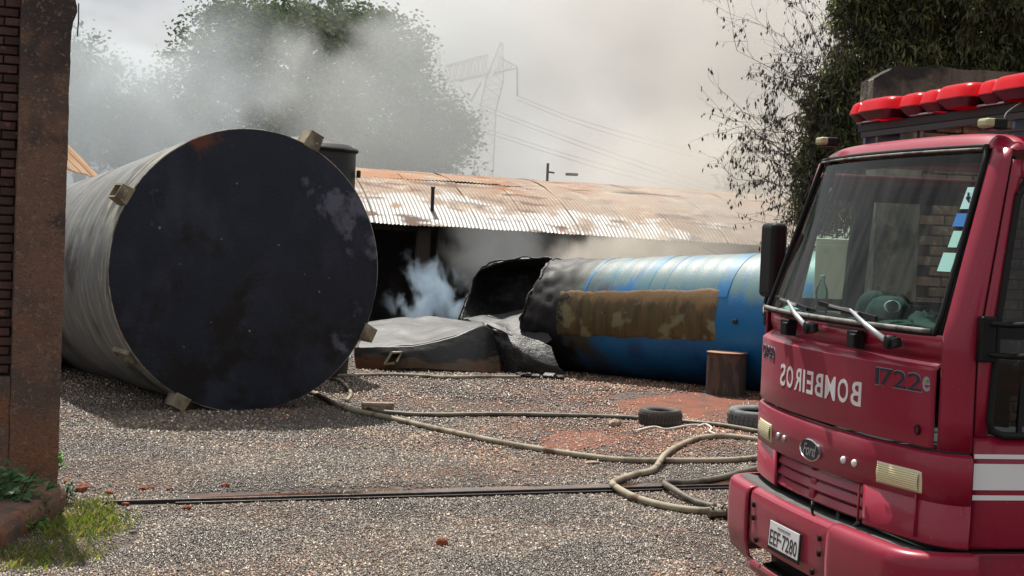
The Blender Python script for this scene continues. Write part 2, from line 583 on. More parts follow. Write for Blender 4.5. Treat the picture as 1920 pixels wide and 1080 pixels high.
M['rust_pipe'] = mat('rusty_pipe', (0.05, 0.038, 0.034), 0.75, 0.2, coord='P', layers=[L((0.11, 0.07, 0.055), 4, 0.48, 0.62, st=(3, 3, .6)), L((0.13, 0.055, 0.03), 5, 0.6, 0.7)], bump=[(30, .4)])
M['rust_top'] = mat('rust_plate', (0.3, 0.16, 0.1), 0.75, 0.1, coord='P', layers=[L((0.2, 0.07, 0.04), 6, 0.5, 0.62)])
M['wood'] = mat('old_wood', (0.3, 0.22, 0.16), 0.85, coord='P', layers=[L((0.17, 0.11, 0.08), 9, st=(1, 4, 4))], bump=[(30, .4)])
M['white_rag'] = mat('dirty_white_cloth', (0.55, 0.52, 0.46), 0.9, coord='P')
M['cream'] = mat('cream_paint', (0.55, 0.5, 0.38), 0.6, coord='P', layers=[L((0.4, 0.35, 0.25), 3, .5, .7)])
# truck
M['paint'] = mat('red_paint', (0.25, 0.0035, 0.027), 0.38, 0.0, coat=0.25, spec=0.35, layers=[L((0.27, 0.008, 0.034), 3, 0.45, 0.7), L((0.2, 0.05, 0.05), 60, 0.7, 0.74, d=1), L((0.12, 0.06, 0.055), 3, 0.5, 0.72, z=(0.3, 0.95, 0.10, -0.2), amt=.55, rough=.7)], bump=[(1.5, 0.03)])
_b = M['paint'].node_tree.nodes['Principled BSDF']
_b.inputs['Sheen Weight'].default_value = .10
_b.inputs['Sheen Roughness'].default_value = .45
_b.inputs['Sheen Tint'].default_value = (1, .55, .6, 1)
M['plastic'] = mat('black_plastic', (0.008, 0.008, 0.009), 0.5, spec=.22)
M['plastic_grey'] = mat('dusty_black_plastic', (0.05, 0.052, 0.05), 0.75, layers=[L((0.1, 0.095, 0.085), 7, .5, .68)])
M['seal'] = mat('rubber_seal', (0.012, 0.012, 0.012), 0.65, spec=.2)
M['seal_light'] = mat('aged_seal_strip', (0.22, 0.21, 0.19), 0.6, layers=[L((0.08, 0.075, 0.07), 9)])
M['white'] = mat('white_paint', (0.72, 0.72, 0.73), 0.5)
M['letter'] = mat('white_vinyl', (0.7, 0.69, 0.69), 0.55)
M['badge'] = mat('dark_badge', (0.01, 0.014, 0.03), 0.35)
M['badge_edge'] = mat('silver_badge_edge', (0.35, 0.36, 0.4), 0.35, 0.6)
M['chrome'] = mat('chrome', (0.62, 0.62, 0.64), 0.18, 1.0)
M['silver'] = mat('satin_silver', (0.5, 0.51, 0.53), 0.35, 0.8)
M['green_mark'] = mat('green_mark', (0.2, 0.36, 0.1), 0.5)
M['lens'] = mat('headlight_lens', (0.62, 0.56, 0.32), 0.25, coat=0.6)
M['lens_edge'] = mat('headlight_frame', (0.6, 0.55, 0.36), 0.35)
M['lamp_red'] = mat('red_lamp_lens', (0.85, 0.003, 0.02), 0.3, coat=0.25, spec=.35, bump=[(60, 0.1, (1, 1, 6))])
_m = M['lamp_red']
_n = _m.node_tree.nodes
_tr = _n.new('ShaderNodeBsdfTranslucent')
_tr.inputs[0].default_value = (.95, .004, .035, 1)
_mx = _n.new('ShaderNodeMixShader')
_mx.inputs[0].default_value = .55
_m.node_tree.links.new(_n['Principled BSDF'].outputs[0], _mx.inputs[1])
_m.node_tree.links.new(_tr.outputs[0], _mx.inputs[2])
_m.node_tree.links.new(_mx.outputs[0], _n['Material Output'].inputs[0])
M['lamp_tray'] = mat('dark_red_tray', (0.05, 0.006, 0.012), 0.4, spec=.3)
M['marker'] = mat('yellowed_marker_lens', (0.38, 0.36, 0.2), 0.4)
M['bluegrey'] = mat('bluegrey_steel', (0.08, 0.12, 0.17), 0.5, 0.2)
M['interior'] = mat('dark_interior', (0.03, 0.032, 0.034), 0.8)
M['dash'] = mat('dashboard_vinyl', (0.045, 0.05, 0.05), 0.7, bump=[(40, .2)])
M['cloth_green'] = mat('dark_green_cloth', (0.016, 0.045, 0.042), 0.85, bump=[(12, .5)])
M['paper_cyan'] = mat('pale_paper', (0.35, 0.6, 0.6), 0.7)
M['sticker_blue'] = mat('blue_sticker', (0.02, 0.16, 0.45), 0.5)
M['sticker_pale'] = mat('pale_sticker', (0.3, 0.58, 0.52), 0.6)
M['sticker_green'] = mat('bright_green_card', (0.2, 0.6, 0.04), 0.6)
M['glass_ws'] = glass_mat('windscreen_glass', (0.66, 0.86, 0.79), 0.45, 0.05)
M['glass_side'] = glass_mat('side_glass', (0.16, 0.2, 0.2), 1.0)  # darkness of the cab behind the near door is put into this tint
M['glass_clear'] = glass_mat('clear_door_glass', (0.78, 0.86, 0.84), 0.5)
M['bottle'] = glass_mat('bottle_plastic', (0.6, 0.85, 0.85), 1.0)


# ================================================================== SETTING: ground, rail, channel
RL0, RL1 = gnd(300, 945), gnd(1380, 915)
RD = (RL1 - RL0).normalized()          # direction of the sliding gate's rail
RN = Vector((-RD.y, RD.x, 0))          # behind the rail


def ghn(x, y):
    """ground height, numpy-friendly"""
    x = np.asarray(x, float); y = np.asarray(y, float)
    h = 0.010 * np.sin(1.3 * x + .7 * y) + 0.008 * np.sin(.8 * y - 2 * x + 1) + 0.005 * np.sin(5 * x + 3 * y)
    d = (x - RL0.x) * RN.x + (y - RL0.y) * RN.y
    e = (x - RL0.x) * RD.x + (y - RL0.y) * RD.y
    h = h * np.clip(np.abs(d) / 0.6, 0.25, 1)
    tr = np.exp(-((d - 0.27) / 0.19) ** 2) * np.clip((e - 0.1) / 0.8, 0, 1)
    return h - 0.04 * tr


def gh(x, y):
    return float(ghn(x, y))


def graded(lo, hi, a, b, st):
    xs = list(np.arange(a, b + 1e-6, st))
    s, p = st, a
    left = []
    while p > lo:
        s *= 1.5
        p -= s
        left.append(max(p, lo))
    s, p = st, b
    right = []
    while p < hi:
        s *= 1.5
        p += s
        right.append(min(p, hi))
    return left[::-1] + xs + right


gx = graded(-900, 900, -5, 6, 0.1)
gy = graded(-300, 1500, 8, 26, 0.1)
GX, GY = np.meshgrid(gx, gy)
inside = ((GX > -12) & (GX < 12) & (GY > 4) & (GY < 32)).astype(float)
GZ = ghn(GX, GY) * inside
vv = np.stack([GX.ravel(), GY.ravel(), GZ.ravel()], 1)
W_ = len(gx)
ff = [(j * W_ + i, j * W_ + i + 1, (j + 1) * W_ + i + 1, (j + 1) * W_ + i) for j in range(len(gy) - 1) for i in range(W_ - 1)]
me = bpy.data.meshes.new('ground')
me.from_pydata(vv.tolist(), [], ff)
me.polygons.foreach_set('use_smooth', [True] * len(me.polygons))
ground = link('ground', me, None, M['dirt'])
tag(ground, 'brown dirt yard under the gravel', 'ground', kind='structure')

# red soil patches, thin irregular mounds on the dirt


def mound(name, pts, m, h, label, cat, kind='structure'):
    """low heap whose outline is given in ground points"""
    P = [Vector((p.x, p.y, 0)) for p in pts]
    c = sum(P, Vector()) / len(P)
    ring = spline(P + [P[0]], 6)[:-1]
    vs, fs = [], []
    K = 8
    for k in range(K + 1):
        t = k / K
        for i, p in enumerate(ring):
            j = 1 + 0.1 * nz((p.x * 3, p.y * 3, k)) if k else 1
            q = c + (p - c) * t * j
            vs.append((q.x, q.y, gh(q.x, q.y) - 0.006 + h * (1 - t ** 2) + 0.012 * nz((q.x * 6, q.y * 6, 1)) * (1 - t)))
    n = len(ring)
    for k in range(K):
        for i in range(n):
            fs.append((k * n + i, k * n + (i + 1) % n, (k + 1) * n + (i + 1) % n, (k + 1) * n + i))
    mb = MB((c.x, c.y, 0)).add(vs, fs)
    return tag(mb.build(name, m, None, True), label, cat, kind=kind)


mound('red_soil', [gnd(*p) for p in [(1130, 755), (1230, 738), (1330, 732), (1440, 745), (1450, 770), (1330, 790), (1230, 778), (1160, 774)]],
      M['red_soil'], 0.028, 'red soil patch spread around the rusty pipe stub', 'soil')
mound('red_soil', [gnd(*p) for p in [(980, 822), (1070, 800), (1180, 806), (1190, 830), (1090, 846), (1000, 842)]],
      M['red_soil'], 0.014, 'reddish bare soil patch in the gravel in front of the long hose', 'soil')

# muddy water lying in the channel behind the rail
vs = []
nseg = 60
for k in range(nseg + 1):
    e = 0.35 + 6.6 * k / nseg
    wd = 0.16 + 0.06 * nz((e * 1.7, 3, 0)) + 0.03 * nz((e * 6, 9, 0))
    wd *= min(1, k / 8 + .1)
    for s_ in (-1, 1):
        p = RL0 + RD * e + RN * (0.27 + s_ * wd)
        vs.append((p.x, p.y, -0.012))
mb = MB((RL0.x, RL0.y, 0)).add(vs, [(2 * k, 2 * k + 1, 2 * k + 3, 2 * k + 2) for k in range(nseg)])
tag(mb.build('puddle', M['water']), 'muddy brown water standing in the channel along the gate rail', 'puddle', kind='structure')

# gate rail
rl = thing('gate_rail', 'dark steel gate rail running across the gravel behind the truck bumper', 'rail', (RL0.x, RL0.y, 0), math.atan2(RD.y, RD.x))
MB().box((3.4, 0.03, 0.006), (7.6, 0.03, 0.05)).build('rail_head', M['rail'], rl, bevel=0.006)
MB().box((3.6, -0.045, -0.006), (7.0, 0.022, 0.05)).build('rail_guard', M['rail'], rl, bevel=0.005)
MB().box((3.6, -0.004, -0.02), (7.0, 0.09, 0.03)).build('rail_bed', M['plastic_grey'], rl)


# ------------------------------------------------------------------ gravel (nobody could count it)
def gravel_mesh():
    rs = np.random.RandomState(3)
    X, Y, S = [], [], []
    for (y0, y1, dens, s0, s1) in ((8.4, 11.0, 7600, .0045, .0125), (11.0, 14.5, 4000, .0055, .0135), (14.5, 19, 1500, .008, .018), (19, 25, 560, .012, .024)):
        xm = 0.34 * y1 + 0.3
        n = int((y1 - y0) * 2 * xm * dens)
        x = rs.uniform(-xm, xm, n); y = rs.uniform(y0, y1, n)
        k = (np.abs(x) < 0.34 * y + 0.3)
        x, y = x[k], y[k]
        X.append(x); Y.append(y); S.append(s0 + (s1 - s0) * rs.rand(len(x)) ** 2.2)
    X = np.concatenate(X); Y = np.concatenate(Y); S = np.concatenate(S)
    d = (X - RL0.x) * RN.x + (Y - RL0.y) * RN.y
    e = (X - RL0.x) * RD.x + (Y - RL0.y) * RD.y
    keep = np.ones(len(X), bool)
    ch = (d > 0.07) & (d < 0.46) & (e > 0.2)
    keep &= ~(ch & (rs.rand(len(X)) < 0.93))
    keep &= ~((np.abs(d) < 0.085) & (e > -0.3) & (rs.rand(len(X)) < 0.985))
    # thin out on bare soil

    def blob(cx, cy, rx, ry):
        return ((X - cx) / rx) ** 2 + ((Y - cy) / ry) ** 2
    g1 = gnd(1310, 758); g2 = gnd(1090, 822); g3 = gnd(90, 1010)
    for g, rx, ry, pr in ((g1, 1.15, 1.6, 0.8), (g2, 0.7, 0.8, 0.45), (g3, 0.55, 0.75, 0.75)):
        keep &= ~((blob(g.x, g.y, rx, ry) < 1) & (rs.rand(len(X)) < pr))
    pat = np.sin(X * 1.9 + np.sin(Y * 1.1) * 2) + np.sin(Y * 1.3 - X * .7 + 2)
    keep &= ~((pat > 1.2) & (rs.rand(len(X)) < 0.35))
    X, Y, S, e, d, pat = X[keep], Y[keep], S[keep], e[keep], d[keep], pat[keep]
    n = len(X)
    base = np.array([[1, 0, 0], [-1, 0, 0], [0, 1, 0], [0, -1, 0], [0, 0, 1], [0, 0, -1]], float)
    tri = np.array([[0, 2, 4], [2, 1, 4], [1, 3, 4], [3, 0, 4], [2, 0, 5], [1, 2, 5], [3, 1, 5], [0, 3, 5]])
    V = base[None] * (0.75 + 0.5 * rs.rand(n, 6, 1)) + rs.uniform(-.28, .28, (n, 6, 3))
    V *= np.stack([S * rs.uniform(.8, 1.35, n), S, S * rs.uniform(.55, .85, n)], 1)[:, None, :]
    # random rotation
    q = rs.randn(n, 4); q[:, 1:3] *= 0.6; q /= np.linalg.norm(q, axis=1, keepdims=True)
    w_, x_, y_, z_ = q.T
    Rm = np.stack([1 - 2 * (y_ ** 2 + z_ ** 2), 2 * (x_ * y_ - z_ * w_), 2 * (x_ * z_ + y_ * w_),
                   2 * (x_ * y_ + z_ * w_), 1 - 2 * (x_ ** 2 + z_ ** 2), 2 * (y_ * z_ - x_ * w_),
                   2 * (x_ * z_ - y_ * w_), 2 * (y_ * z_ + x_ * w_), 1 - 2 * (x_ ** 2 + y_ ** 2)], 1).reshape(n, 3, 3)
    V = np.einsum('nij,nkj->nki', Rm, V)
    V[:, :, 0] += X[:, None]; V[:, :, 1] += Y[:, None]
    V[:, :, 2] += (ghn(X, Y) + S * 0.25)[:, None]
    Fc = (tri[None] + 6 * np.arange(n)[:, None, None]).reshape(-1)
    me = bpy.data.meshes.new('gravel')
    me.vertices.add(n * 6)
    me.vertices.foreach_set('co', V.reshape(-1))
    me.loops.add(n * 24)
    me.loops.foreach_set('vertex_index', Fc)
    me.polygons.add(n * 8)
    me.polygons.foreach_set('loop_start', np.arange(0, n * 24, 3))
    me.update(calc_edges=True)
    pal = 1.12 * np.array([1.0, .93, .84]) * np.array([[.05, .047, .045], [.115, .103, .09], [.20, .175, .145], [.31, .27, .215], [.21, .135, .09], [.6, .57, .5], [.14, .105, .11]])
    redness = np.clip((pat - 0.2) * .5, 0, 1) * 0.25 + np.clip(1.3 - blob(g1.x, g1.y, 2.6, 3.4), 0, 1) * 0.55 + np.clip(1.2 - blob(g2.x, g2.y, 1.6, 1.8), 0, 1) * 0.35
    r = rs.rand(n)
    idx = np.searchsorted(np.cumsum([.22, .26, .22, .13, .07, .05, .05]), r).clip(0, 6)
    idx = np.where(rs.rand(n) < redness, 4, idx)
    big = np.sin(X * .9 + 1.5 * np.sin(Y * .55)) * .5 + np.sin(Y * .8 - X * .35 + 1) * .5 + .5 * np.sin(X * 2.7 + Y * 1.9)
    c = pal[idx] * rs.uniform(.7, 1.3, (n, 1)) * (1 + .16 * big[:, None]) * np.where((big > .7)[:, None], [1.12, .95, .85], [1, 1, 1])
    c = c * np.where((Y > 19)[:, None], 1.1, 1.0)
    c = np.where((rs.rand(n) < redness)[:, None], c * [1.25, .75, .6], c)
    col = np.ones((n, 6, 4)); col[:, :, :3] = c[:, None, :]
    at_ = me.color_attributes.new('tint', 'FLOAT_COLOR', 'POINT')
    at_.data.foreach_set('color', col.reshape(-1))
    return me


gr = link('gravel', gravel_mesh(), None, M['gravel'])
tag(gr, 'coarse grey and brown crushed gravel covering the yard', 'gravel', kind='stuff')


def rock(name, x, y, size, m, label, cat, seed, group=None, kind=None, flat=0.6):
    g = gnd(x, y)
    bm = bmesh.new()
    bmesh.ops.create_icosphere(bm, subdivisions=2, radius=1)
    for v in bm.verts:
        k = 1 + 0.35 * noise.noise(v.co * 1.6 + Vector((seed * 7, 0, 0)))
        v.co = Vector((v.co.x * size[0] * k, v.co.y * size[1] * k, v.co.z * size[2] * k))
    me = bpy.data.meshes.new(name)
    bm.to_mesh(me); bm.free()
    o = link(name, me, None, m)
    o.location = (g.x, g.y, gh(g.x, g.y) + size[2] * flat)
    o.rotation_euler = (0, 0, seed * 1.3)
    return tag(o, label, cat, group, kind)


rock('brick_chunk', 1152, 800, (0.13, 0.07, 0.045), M['wood'], 'pale reddish brick chunk lying left of the small tyre', 'rubble', 1)
rock('stone', 828, 1022, (0.045, 0.035, 0.035), M['clod'], 'small orange stone alone in the bright gravel at the bottom middle', 'stone', 2)
for i, (x, y, s) in enumerate([(150, 920, .06), (158, 912, .045), (205, 925, .035), (268, 916, .04), (283, 914, .03), (422, 915, .04), (318, 917, .03), (235, 948, .03), (128, 905, .05), (350, 955, .035)]):
    rock('clay_clod', x, y, (s, s * .7, s * .6), M['clod'], 'dark red clay clod in the wet dirt between pillar and rail', 'clod', i + 3, group='clay clods beside the rail channel')
rock('stone', 1110, 866, (0.09, 0.05, 0.02), M['wood'], 'flat pale stone just below the long hose', 'stone', 15)
rock('stone', 968, 882, (0.05, 0.035, 0.018), M['wood'], 'small flat pale stone left of the hose loop', 'stone', 16)
rock('stone', 1352, 955, (0.04, 0.03, 0.02), M['stone'], 'small grey stone beside the hose coupling', 'stone', 17)
rock('stone', 1345, 1074, (0.035, 0.03, 0.02), M['wood'], 'tan pebble near the lower left of the bumper', 'stone', 18)
for i, (x, y, s) in enumerate([(640, 905, .022), (905, 1000, .02), (520, 1010, .022), (1050, 930, .018), (760, 880, .02), (1230, 1010, .022), (420, 850, .025), (980, 760, .03), (860, 745, .03), (1120, 905, .02), (330, 1040, .02), (700, 1050, .018), (560, 880, .02), (1290, 1050, .02), (250, 1000, .022)]):
    rock('loose_stone', x, y, (s * 1.2, s, s * .7), M['stone'] if i % 3 else M['wood'], 'slightly larger loose stone lying among the finer gravel of the yard', 'stone', i + 30, group='larger loose stones in the gravel')
# wooden offcut where the two hoses meet
g = gnd(708, 768)
tag(MB((g.x, g.y, 0)).box((g.x, g.y, 0.045), (0.36, 0.12, 0.075), Matrix.Rotation(0.15, 3, 'Z')).build('wood_block', M['wood'], bevel=0.012),
    'weathered wooden block behind the fork of the two hoses', 'block')
# crumpled white strip near the small tyre
for k, (pp, lab) in enumerate((([(1190, 812), (1225, 806), (1250, 808), (1290, 803), (1310, 800)], 'thin dirty white strip of cloth on the gravel in front of the small tyre'),
                               ([(1308, 803), (1322, 801), (1334, 806), (1330, 814), (1342, 818)], 'crumpled white cord beside the hose right of the small tyre'))):
    P = [gnd(*q) + Vector((0, 0, 0.02 + 0.012 * (i % 2))) for i, q in enumerate(pp)]
    tag(MB(P[0]).tube(spline(P, 5), 0.013, 6).build('white_strip', M['white_rag'], None, True), lab, 'litter')


# ------------------------------------------------------------------ hoses
def hose(px, r, m, label, z=None, couple=None):
    P = []
    for i, q in enumerate(px):
        g = gnd(q[0], q[1], r)
        zz = r + gh(g.x, g.y) + (q[2] if len(q) > 2 else 0) + 0.004
        P.append(Vector((g.x, g.y, zz)))
    S = spline(P, 10)
    S = [Vector((p.x + .012 * nz((p.x * 2, p.y, 5)), p.y + .02 * nz((p.x * 1.3, p.y, 1)), p.z)) for p in S]
    o = MB((P[0].x, P[0].y, 0)).tube(S, r, 10).build('fire_hose', m, None, True)
    return tag(o, label, 'hose')


hose([(560, 728), (590, 739), (650, 765), (745, 785), (850, 812), (950, 832), (1060, 847), (1160, 858), (1260, 864), (1360, 865), (1460, 860), (1600, 850)],
     0.028, M['hose'], 'long pale hose curving from under the big tank down to the truck')
hose([(690, 766), (715, 771), (800, 775), (930, 778), (1050, 781), (1180, 785), (1290, 792), (1360, 800), (1440, 815), (1560, 830)],
     0.027, M['hose_dark'], 'straight dark hose running behind the tyre toward the truck')
hose([(560, 700), (620, 704), (700, 703), (760, 706), (830, 710), (900, 709), (975, 706)],
     0.026, M['hose'], 'short hose lying along the foot of the burnt wreck')
hose([(600, 708), (632, 712), (646, 722), (658, 737), (650, 752)], 0.022, M['hose'], 'bent end of flat tan hose beside the shadow of the big tank')
hose([(1480, 838), (1420, 826), (1360, 819), (1310, 824), (1268, 838), (1243, 862, .035), (1225, 880, .01), (1185, 890), (1150, 902, .03), (1155, 918, .02), (1190, 935, .01), (1240, 948), (1300, 957), (1345, 958)],
     0.028, M['hose'], 'looped pale hose curling across the rail to the coupling')
hose([(1480, 872), (1410, 883), (1350, 893), (1290, 904, .03), (1248, 909, .03), (1262, 925, .03), (1300, 940), (1340, 951)],
     0.026, M['hose_dark'], 'shorter hose kinked over the rail inside the hose loop')
g = gnd(1352, 963, .04)
cp = thing('hose_coupling', 'dull metal hose coupling with a lever by the bumper corner', 'coupling', (g.x, g.y, gh(g.x, g.y) + .045), R(12))
MB().lathe([(.03, -.1), (.042, -.095), (.042, -.05), (.034, -.045), (.034, .03), (.05, .035), (.05, .09), (.036, .1), (.036, .2), (.03, .21)], axis='X', n=16).build('coupling_body', M['brass'], cp, True, auto=40)
MB().tube([(0, 0, .03), (.02, -.01, .07), (.07, -.02, .085)], .008, 6).build('lever', M['brass'], cp, True)
for k in range(2):
    MB().box((-.07 + .13 * k, 0, .045), (.02, .05, .02)).build('claw', M['brass'], cp, bevel=.004)


# ------------------------------------------------------------------ tyres and pipe stub
def tyre(x, y, ro, wd, m, label, tilt=0.0, sink=0.0):
    g = gnd(x, y)
    t = thing('old_tyre', label, 'tyre', (g.x, g.y + ro, gh(g.x, g.y) - sink))
    prof = [(ro * .62, .01), (ro * .9, 0), (ro * .985, wd * .12), (ro, wd * .3), (ro, wd * .7), (ro * .985, wd * .88), (ro * .9, wd), (ro * .7, wd * .97), (ro * .6, wd * .9), (ro * .58, wd * .8), (ro * .8, wd * .7), (ro * .84, wd * .4), (ro * .62, wd * .1)]
    n = 40
    vs, fs = [], []
    for i, (r, h) in enumerate(prof):
        for k in range(n):
            a = 2 * math.pi * k / n
            vs.append((r * math.cos(a), r * math.sin(a), h))
    L_ = len(prof)
    for i in range(L_):
        for k in range(n):
            fs.append((i * n + k, i * n + (k + 1) % n, ((i + 1) % L_) * n + (k + 1) % n, ((i + 1) % L_) * n + k))
    MB().add(vs, fs).build('carcass', m, t, True, auto=50)
    tb = MB()
    for k in range(36):
        a = 2 * math.pi * k / 36
        for h in (.36, .64):
            tb.box((ro * 1.004 * math.cos(a + h * .1), ro * 1.004 * math.sin(a + h * .1), wd * h), (.012, ro * .13, wd * .2), Matrix.Rotation(a, 3, 'Z'))
    tag(tb.build('tread', m, t), kind='stuff')
    t.rotation_euler = (tilt, 0, 0)
    return t


tyre(1241, 803, 0.235, 0.185, M['rubber'], 'small worn brown tyre lying flat with a hose behind it', 0.03)
tyre(1424, 806, 0.31, 0.2, M['rubber_grey'], 'grey dusty tyre half hidden behind the truck front', 0.05)

g = gnd(1365, 745)
st_ = thing('pipe_stub', 'rusty steel pipe stub standing upright in front of the blue tank', 'pipe', (g.x, g.y + .27, -0.01))
MB().lathe([(.262, 0), (.262, .565), (.25, .572)], n=40).build('pipe_wall', M['rust_pipe'], st_, True, auto=40)
MB().lathe([(.2, .573), (.268, .573), (.268, .585), (.2, .586)], n=40).build('top_plate', M['rust_top'], st_, True, auto=30)
MB().lathe([(.3, -.02), (.355, -.02), (.35, .018), (.27, .022)], n=40).build('base_flange', M['rust_pipe'], st_, True, auto=30)

# ================================================================== gate pillar, brick walls, curb
PR = at(108, 905, 11.25)
PR = Vector((PR.x, PR.y, 0))
pr_rot = math.atan2(RD.y, RD.x)


gp = thing('gate_pillar', 'tall rough plastered gate pillar with a broken top corner and brick infill beside it', 'pillar', PR, pr_rot)
# pillar body: local x along the wall (0 = gate edge), y = depth behind
mb = MB()
NZ = 46


def pillar_pt(u, z):
    # u 0..1 round a rectangle .34 x .36
    W, D = 0.335, 0.36
    per = [(0, 0), (-W, 0), (-W, D), (0, D), (0, 0)]
    t = u * 4
    i = min(int(t), 3)
    f = t - i
    x = per[i][0] * (1 - f) + per[i + 1][0] * f
    y = per[i][1] * (1 - f) + per[i + 1][1] * f
    d = 0.006 * nz((x * 8, y * 8, z * 5)) + 0.004 * nz((x * 30, y * 30, z * 22))
    if z > 3.32 and x > -0.12:
        x += 0.06 * (0.6 + 0.8 * nz((y * 4, z * 6, 2))) * min(1, (z - 3.32) * 6) * (1 + x / .12)
    return (x + d, y + d, z)


mb.grid(lambda u, v: pillar_pt(u, 0.1 + v * 3.9), 48, 110, close_u=False)
mb.box((-.1675, .18, 3.995), (.33, .355, .02))
mb.build('pillar_body', M['plaster'], gp, True, auto=55)
MB().tube([(-.02, .03, 3.585), (.03, .03, 3.59), (.085, .03, 3.575)], .006, 6).build('rebar', M['dark_metal'], gp, True)
MB().tube([(.045, .02, 3.3), (.05, .02, 3.42), (.047, .02, 3.53)], .005, 6).build('rebar', M['dark_metal'], gp, True)
MB().box((-1.045, .17, .48), (1.42, .33, .84)).build('plinth', M['plaster'], gp, bevel=.01)
MB().box((-1.06, .22, 2.42), (1.45, .2, 3.03)).build('infill_core', M['mortar'], gp)
bme = bpy.data.meshes.new('brick')
bm = bmesh.new()
bmesh.ops.create_cube(bm, size=1)
for v in bm.verts:
    v.co = Vector((v.co.x * .186, v.co.y * .05, v.co.z * .052))
bmesh.ops.bevel(bm, geom=bm.edges, offset=.004, segments=1, affect='EDGES')
bm.to_mesh(bme); bm.free()
bme.materials.append(M['brick'])
for j in range(45):
    for i in range(4):
        x = -.42 - i * .196 + (.098 if j % 2 else 0) - .02
        z = .945 + j * .0655
        piece('brick', bme, gp, Matrix.Translation((x, .108 + rnd.uniform(-.006, .006), z)) @ Matrix.Rotation(rnd.uniform(-.02, .02), 4, 'Y'))

# earthy curb running toward the viewer
c0, c1 = gnd(112, 916, .17), gnd(-60, 1020, .17)
cd = (c1 - c0).normalized()
cn = Vector((cd.y, -cd.x, 0))
if cn.x > 0: cn = -cn
vs = []
NC = 40


def curb_pt(u, v):
    t = u * 3.1 - .15
    prof = [(0, -.05), (0, .0), (-.012, .1), (.004, .155), (.02, .17), (.12, .175), (.24, .165), (.25, -.05)]
    k = v * (len(prof) - 1)
    i = min(int(k), len(prof) - 2)
    f = k - i
    a = prof[i][0] * (1 - f) + prof[i + 1][0] * f
    b = prof[i][1] * (1 - f) + prof[i + 1][1] * f
    p = c0 + cd * t + cn * (a + .006 * nz((t * 4, b * 9, 1)) + .004 * nz((t * 17, b * 30, 4)))
    return (p.x, p.y, b + .008 * nz((t * 7, a * 12, 7)))


tag(MB((c0.x, c0.y, 0)).grid(curb_pt, 90, 28).build('curb', M['curb'], None, True, auto=24), 'crumbling red earth covered curb leading up to the gate pillar', 'curb', kind='structure')


# weeds behind the curb, weeds at its foot, and grass
def leafy(mbd, base, n, ln, spread, seed, up=.6):
    r = random.Random(seed)
    for k in range(n):
        a = r.uniform(0, 2 * math.pi)
        rad = r.uniform(0, spread)
        b = Vector(base) + Vector((math.cos(a) * rad, math.sin(a) * rad, r.uniform(0, up) * (1 - rad / spread * .5)))
        a2 = r.uniform(0, 2 * math.pi)
        d = Vector((math.cos(a2), math.sin(a2), r.uniform(-.2, .8))).normalized()
        s = d.cross(Vector((0, 0, 1))).normalized()
        l = ln * r.uniform(.6, 1.2)
        wv = l * .36
        tip = b + d * l
        mid = b + d * l * .45
        up_ = s.cross(d) * l * .1
        vs = [b, mid + s * wv - up_, tip, mid - s * wv - up_, mid + up_]
        mbd.add(vs, [(0, 1, 4), (1, 2, 4), (2, 3, 4), (3, 0, 4)])


def tint_attr(me, cols, per, rs):
    n = len(me.vertices) // per
    c = np.array(cols)[rs.randint(0, len(cols), n)] * rs.uniform(.7, 1.3, (n, 1))
    col = np.ones((n, per, 4)); col[:, :, :3] = c[:, None, :]
    col = col.reshape(-1)
    full = np.ones(len(me.vertices) * 4); full[:len(col)] = col
    a = me.color_attributes.new('tint', 'FLOAT_COLOR', 'POINT')
    a.data.foreach_set('color', full)


def weed(name, base, n, ln, spread, seed, up, cols, label):
    t = thing(name, label, 'plant', base)
    mb = MB()
    leafy(mb, (0, 0, .03), n, ln, spread, seed, up)
    me = bpy.data.meshes.new('foliage')
    me.from_pydata([tuple(v) for v in mb.v], [], mb.f)
    o = link('foliage', me, t, M['leaf'])
    tint_attr(me, cols, 5, np.random.RandomState(seed))
    sm = MB()
    r = random.Random(seed)
    for k in range(7):
        a = r.uniform(0, 6.28)
        sm.tube([(0, 0, -.02), (math.cos(a) * spread * .4, math.sin(a) * spread * .4, up * .6), (math.cos(a) * spread * .8, math.sin(a) * spread * .8, up)], .004, 5)
    sm.build('stem', M['leaf'], t)
    sme = t.children[-1].data
    a = sme.color_attributes.new('tint', 'FLOAT_COLOR', 'POINT')
    a.data.foreach_set('color', np.tile([.06, .09, .04, 1], len(sme.vertices)))
    return t


b = at(18, 960, 10.55)
weed('broadleaf_weed', (b.x, b.y, .0), 330, .085, .27, 4, .36, [(.10, .19, .08), (.15, .24, .12), (.06, .12, .05)], 'bushy grey green weed growing behind the curb at the pillar')
b = gnd(66, 925)
weed('broadleaf_weed', (b.x - .02, b.y + .25, .1), 70, .085, .14, 5, .2, [(.08, .22, .03), (.1, .26, .04)], 'bright green weed against the foot of the gate pillar')
b = gnd(124, 945)
weed('silvery_weed', b, 60, .05, .07, 6, .13, [(.2, .26, .2), (.14, .2, .13)], 'small silvery green weed at the end of the curb')
b = gnd(48, 1000)
weed('broadleaf_weed', b, 70, .045, .16, 8, .1, [(.1, .24, .04), (.08, .18, .04)], 'low bright weed at the foot of the curb face')


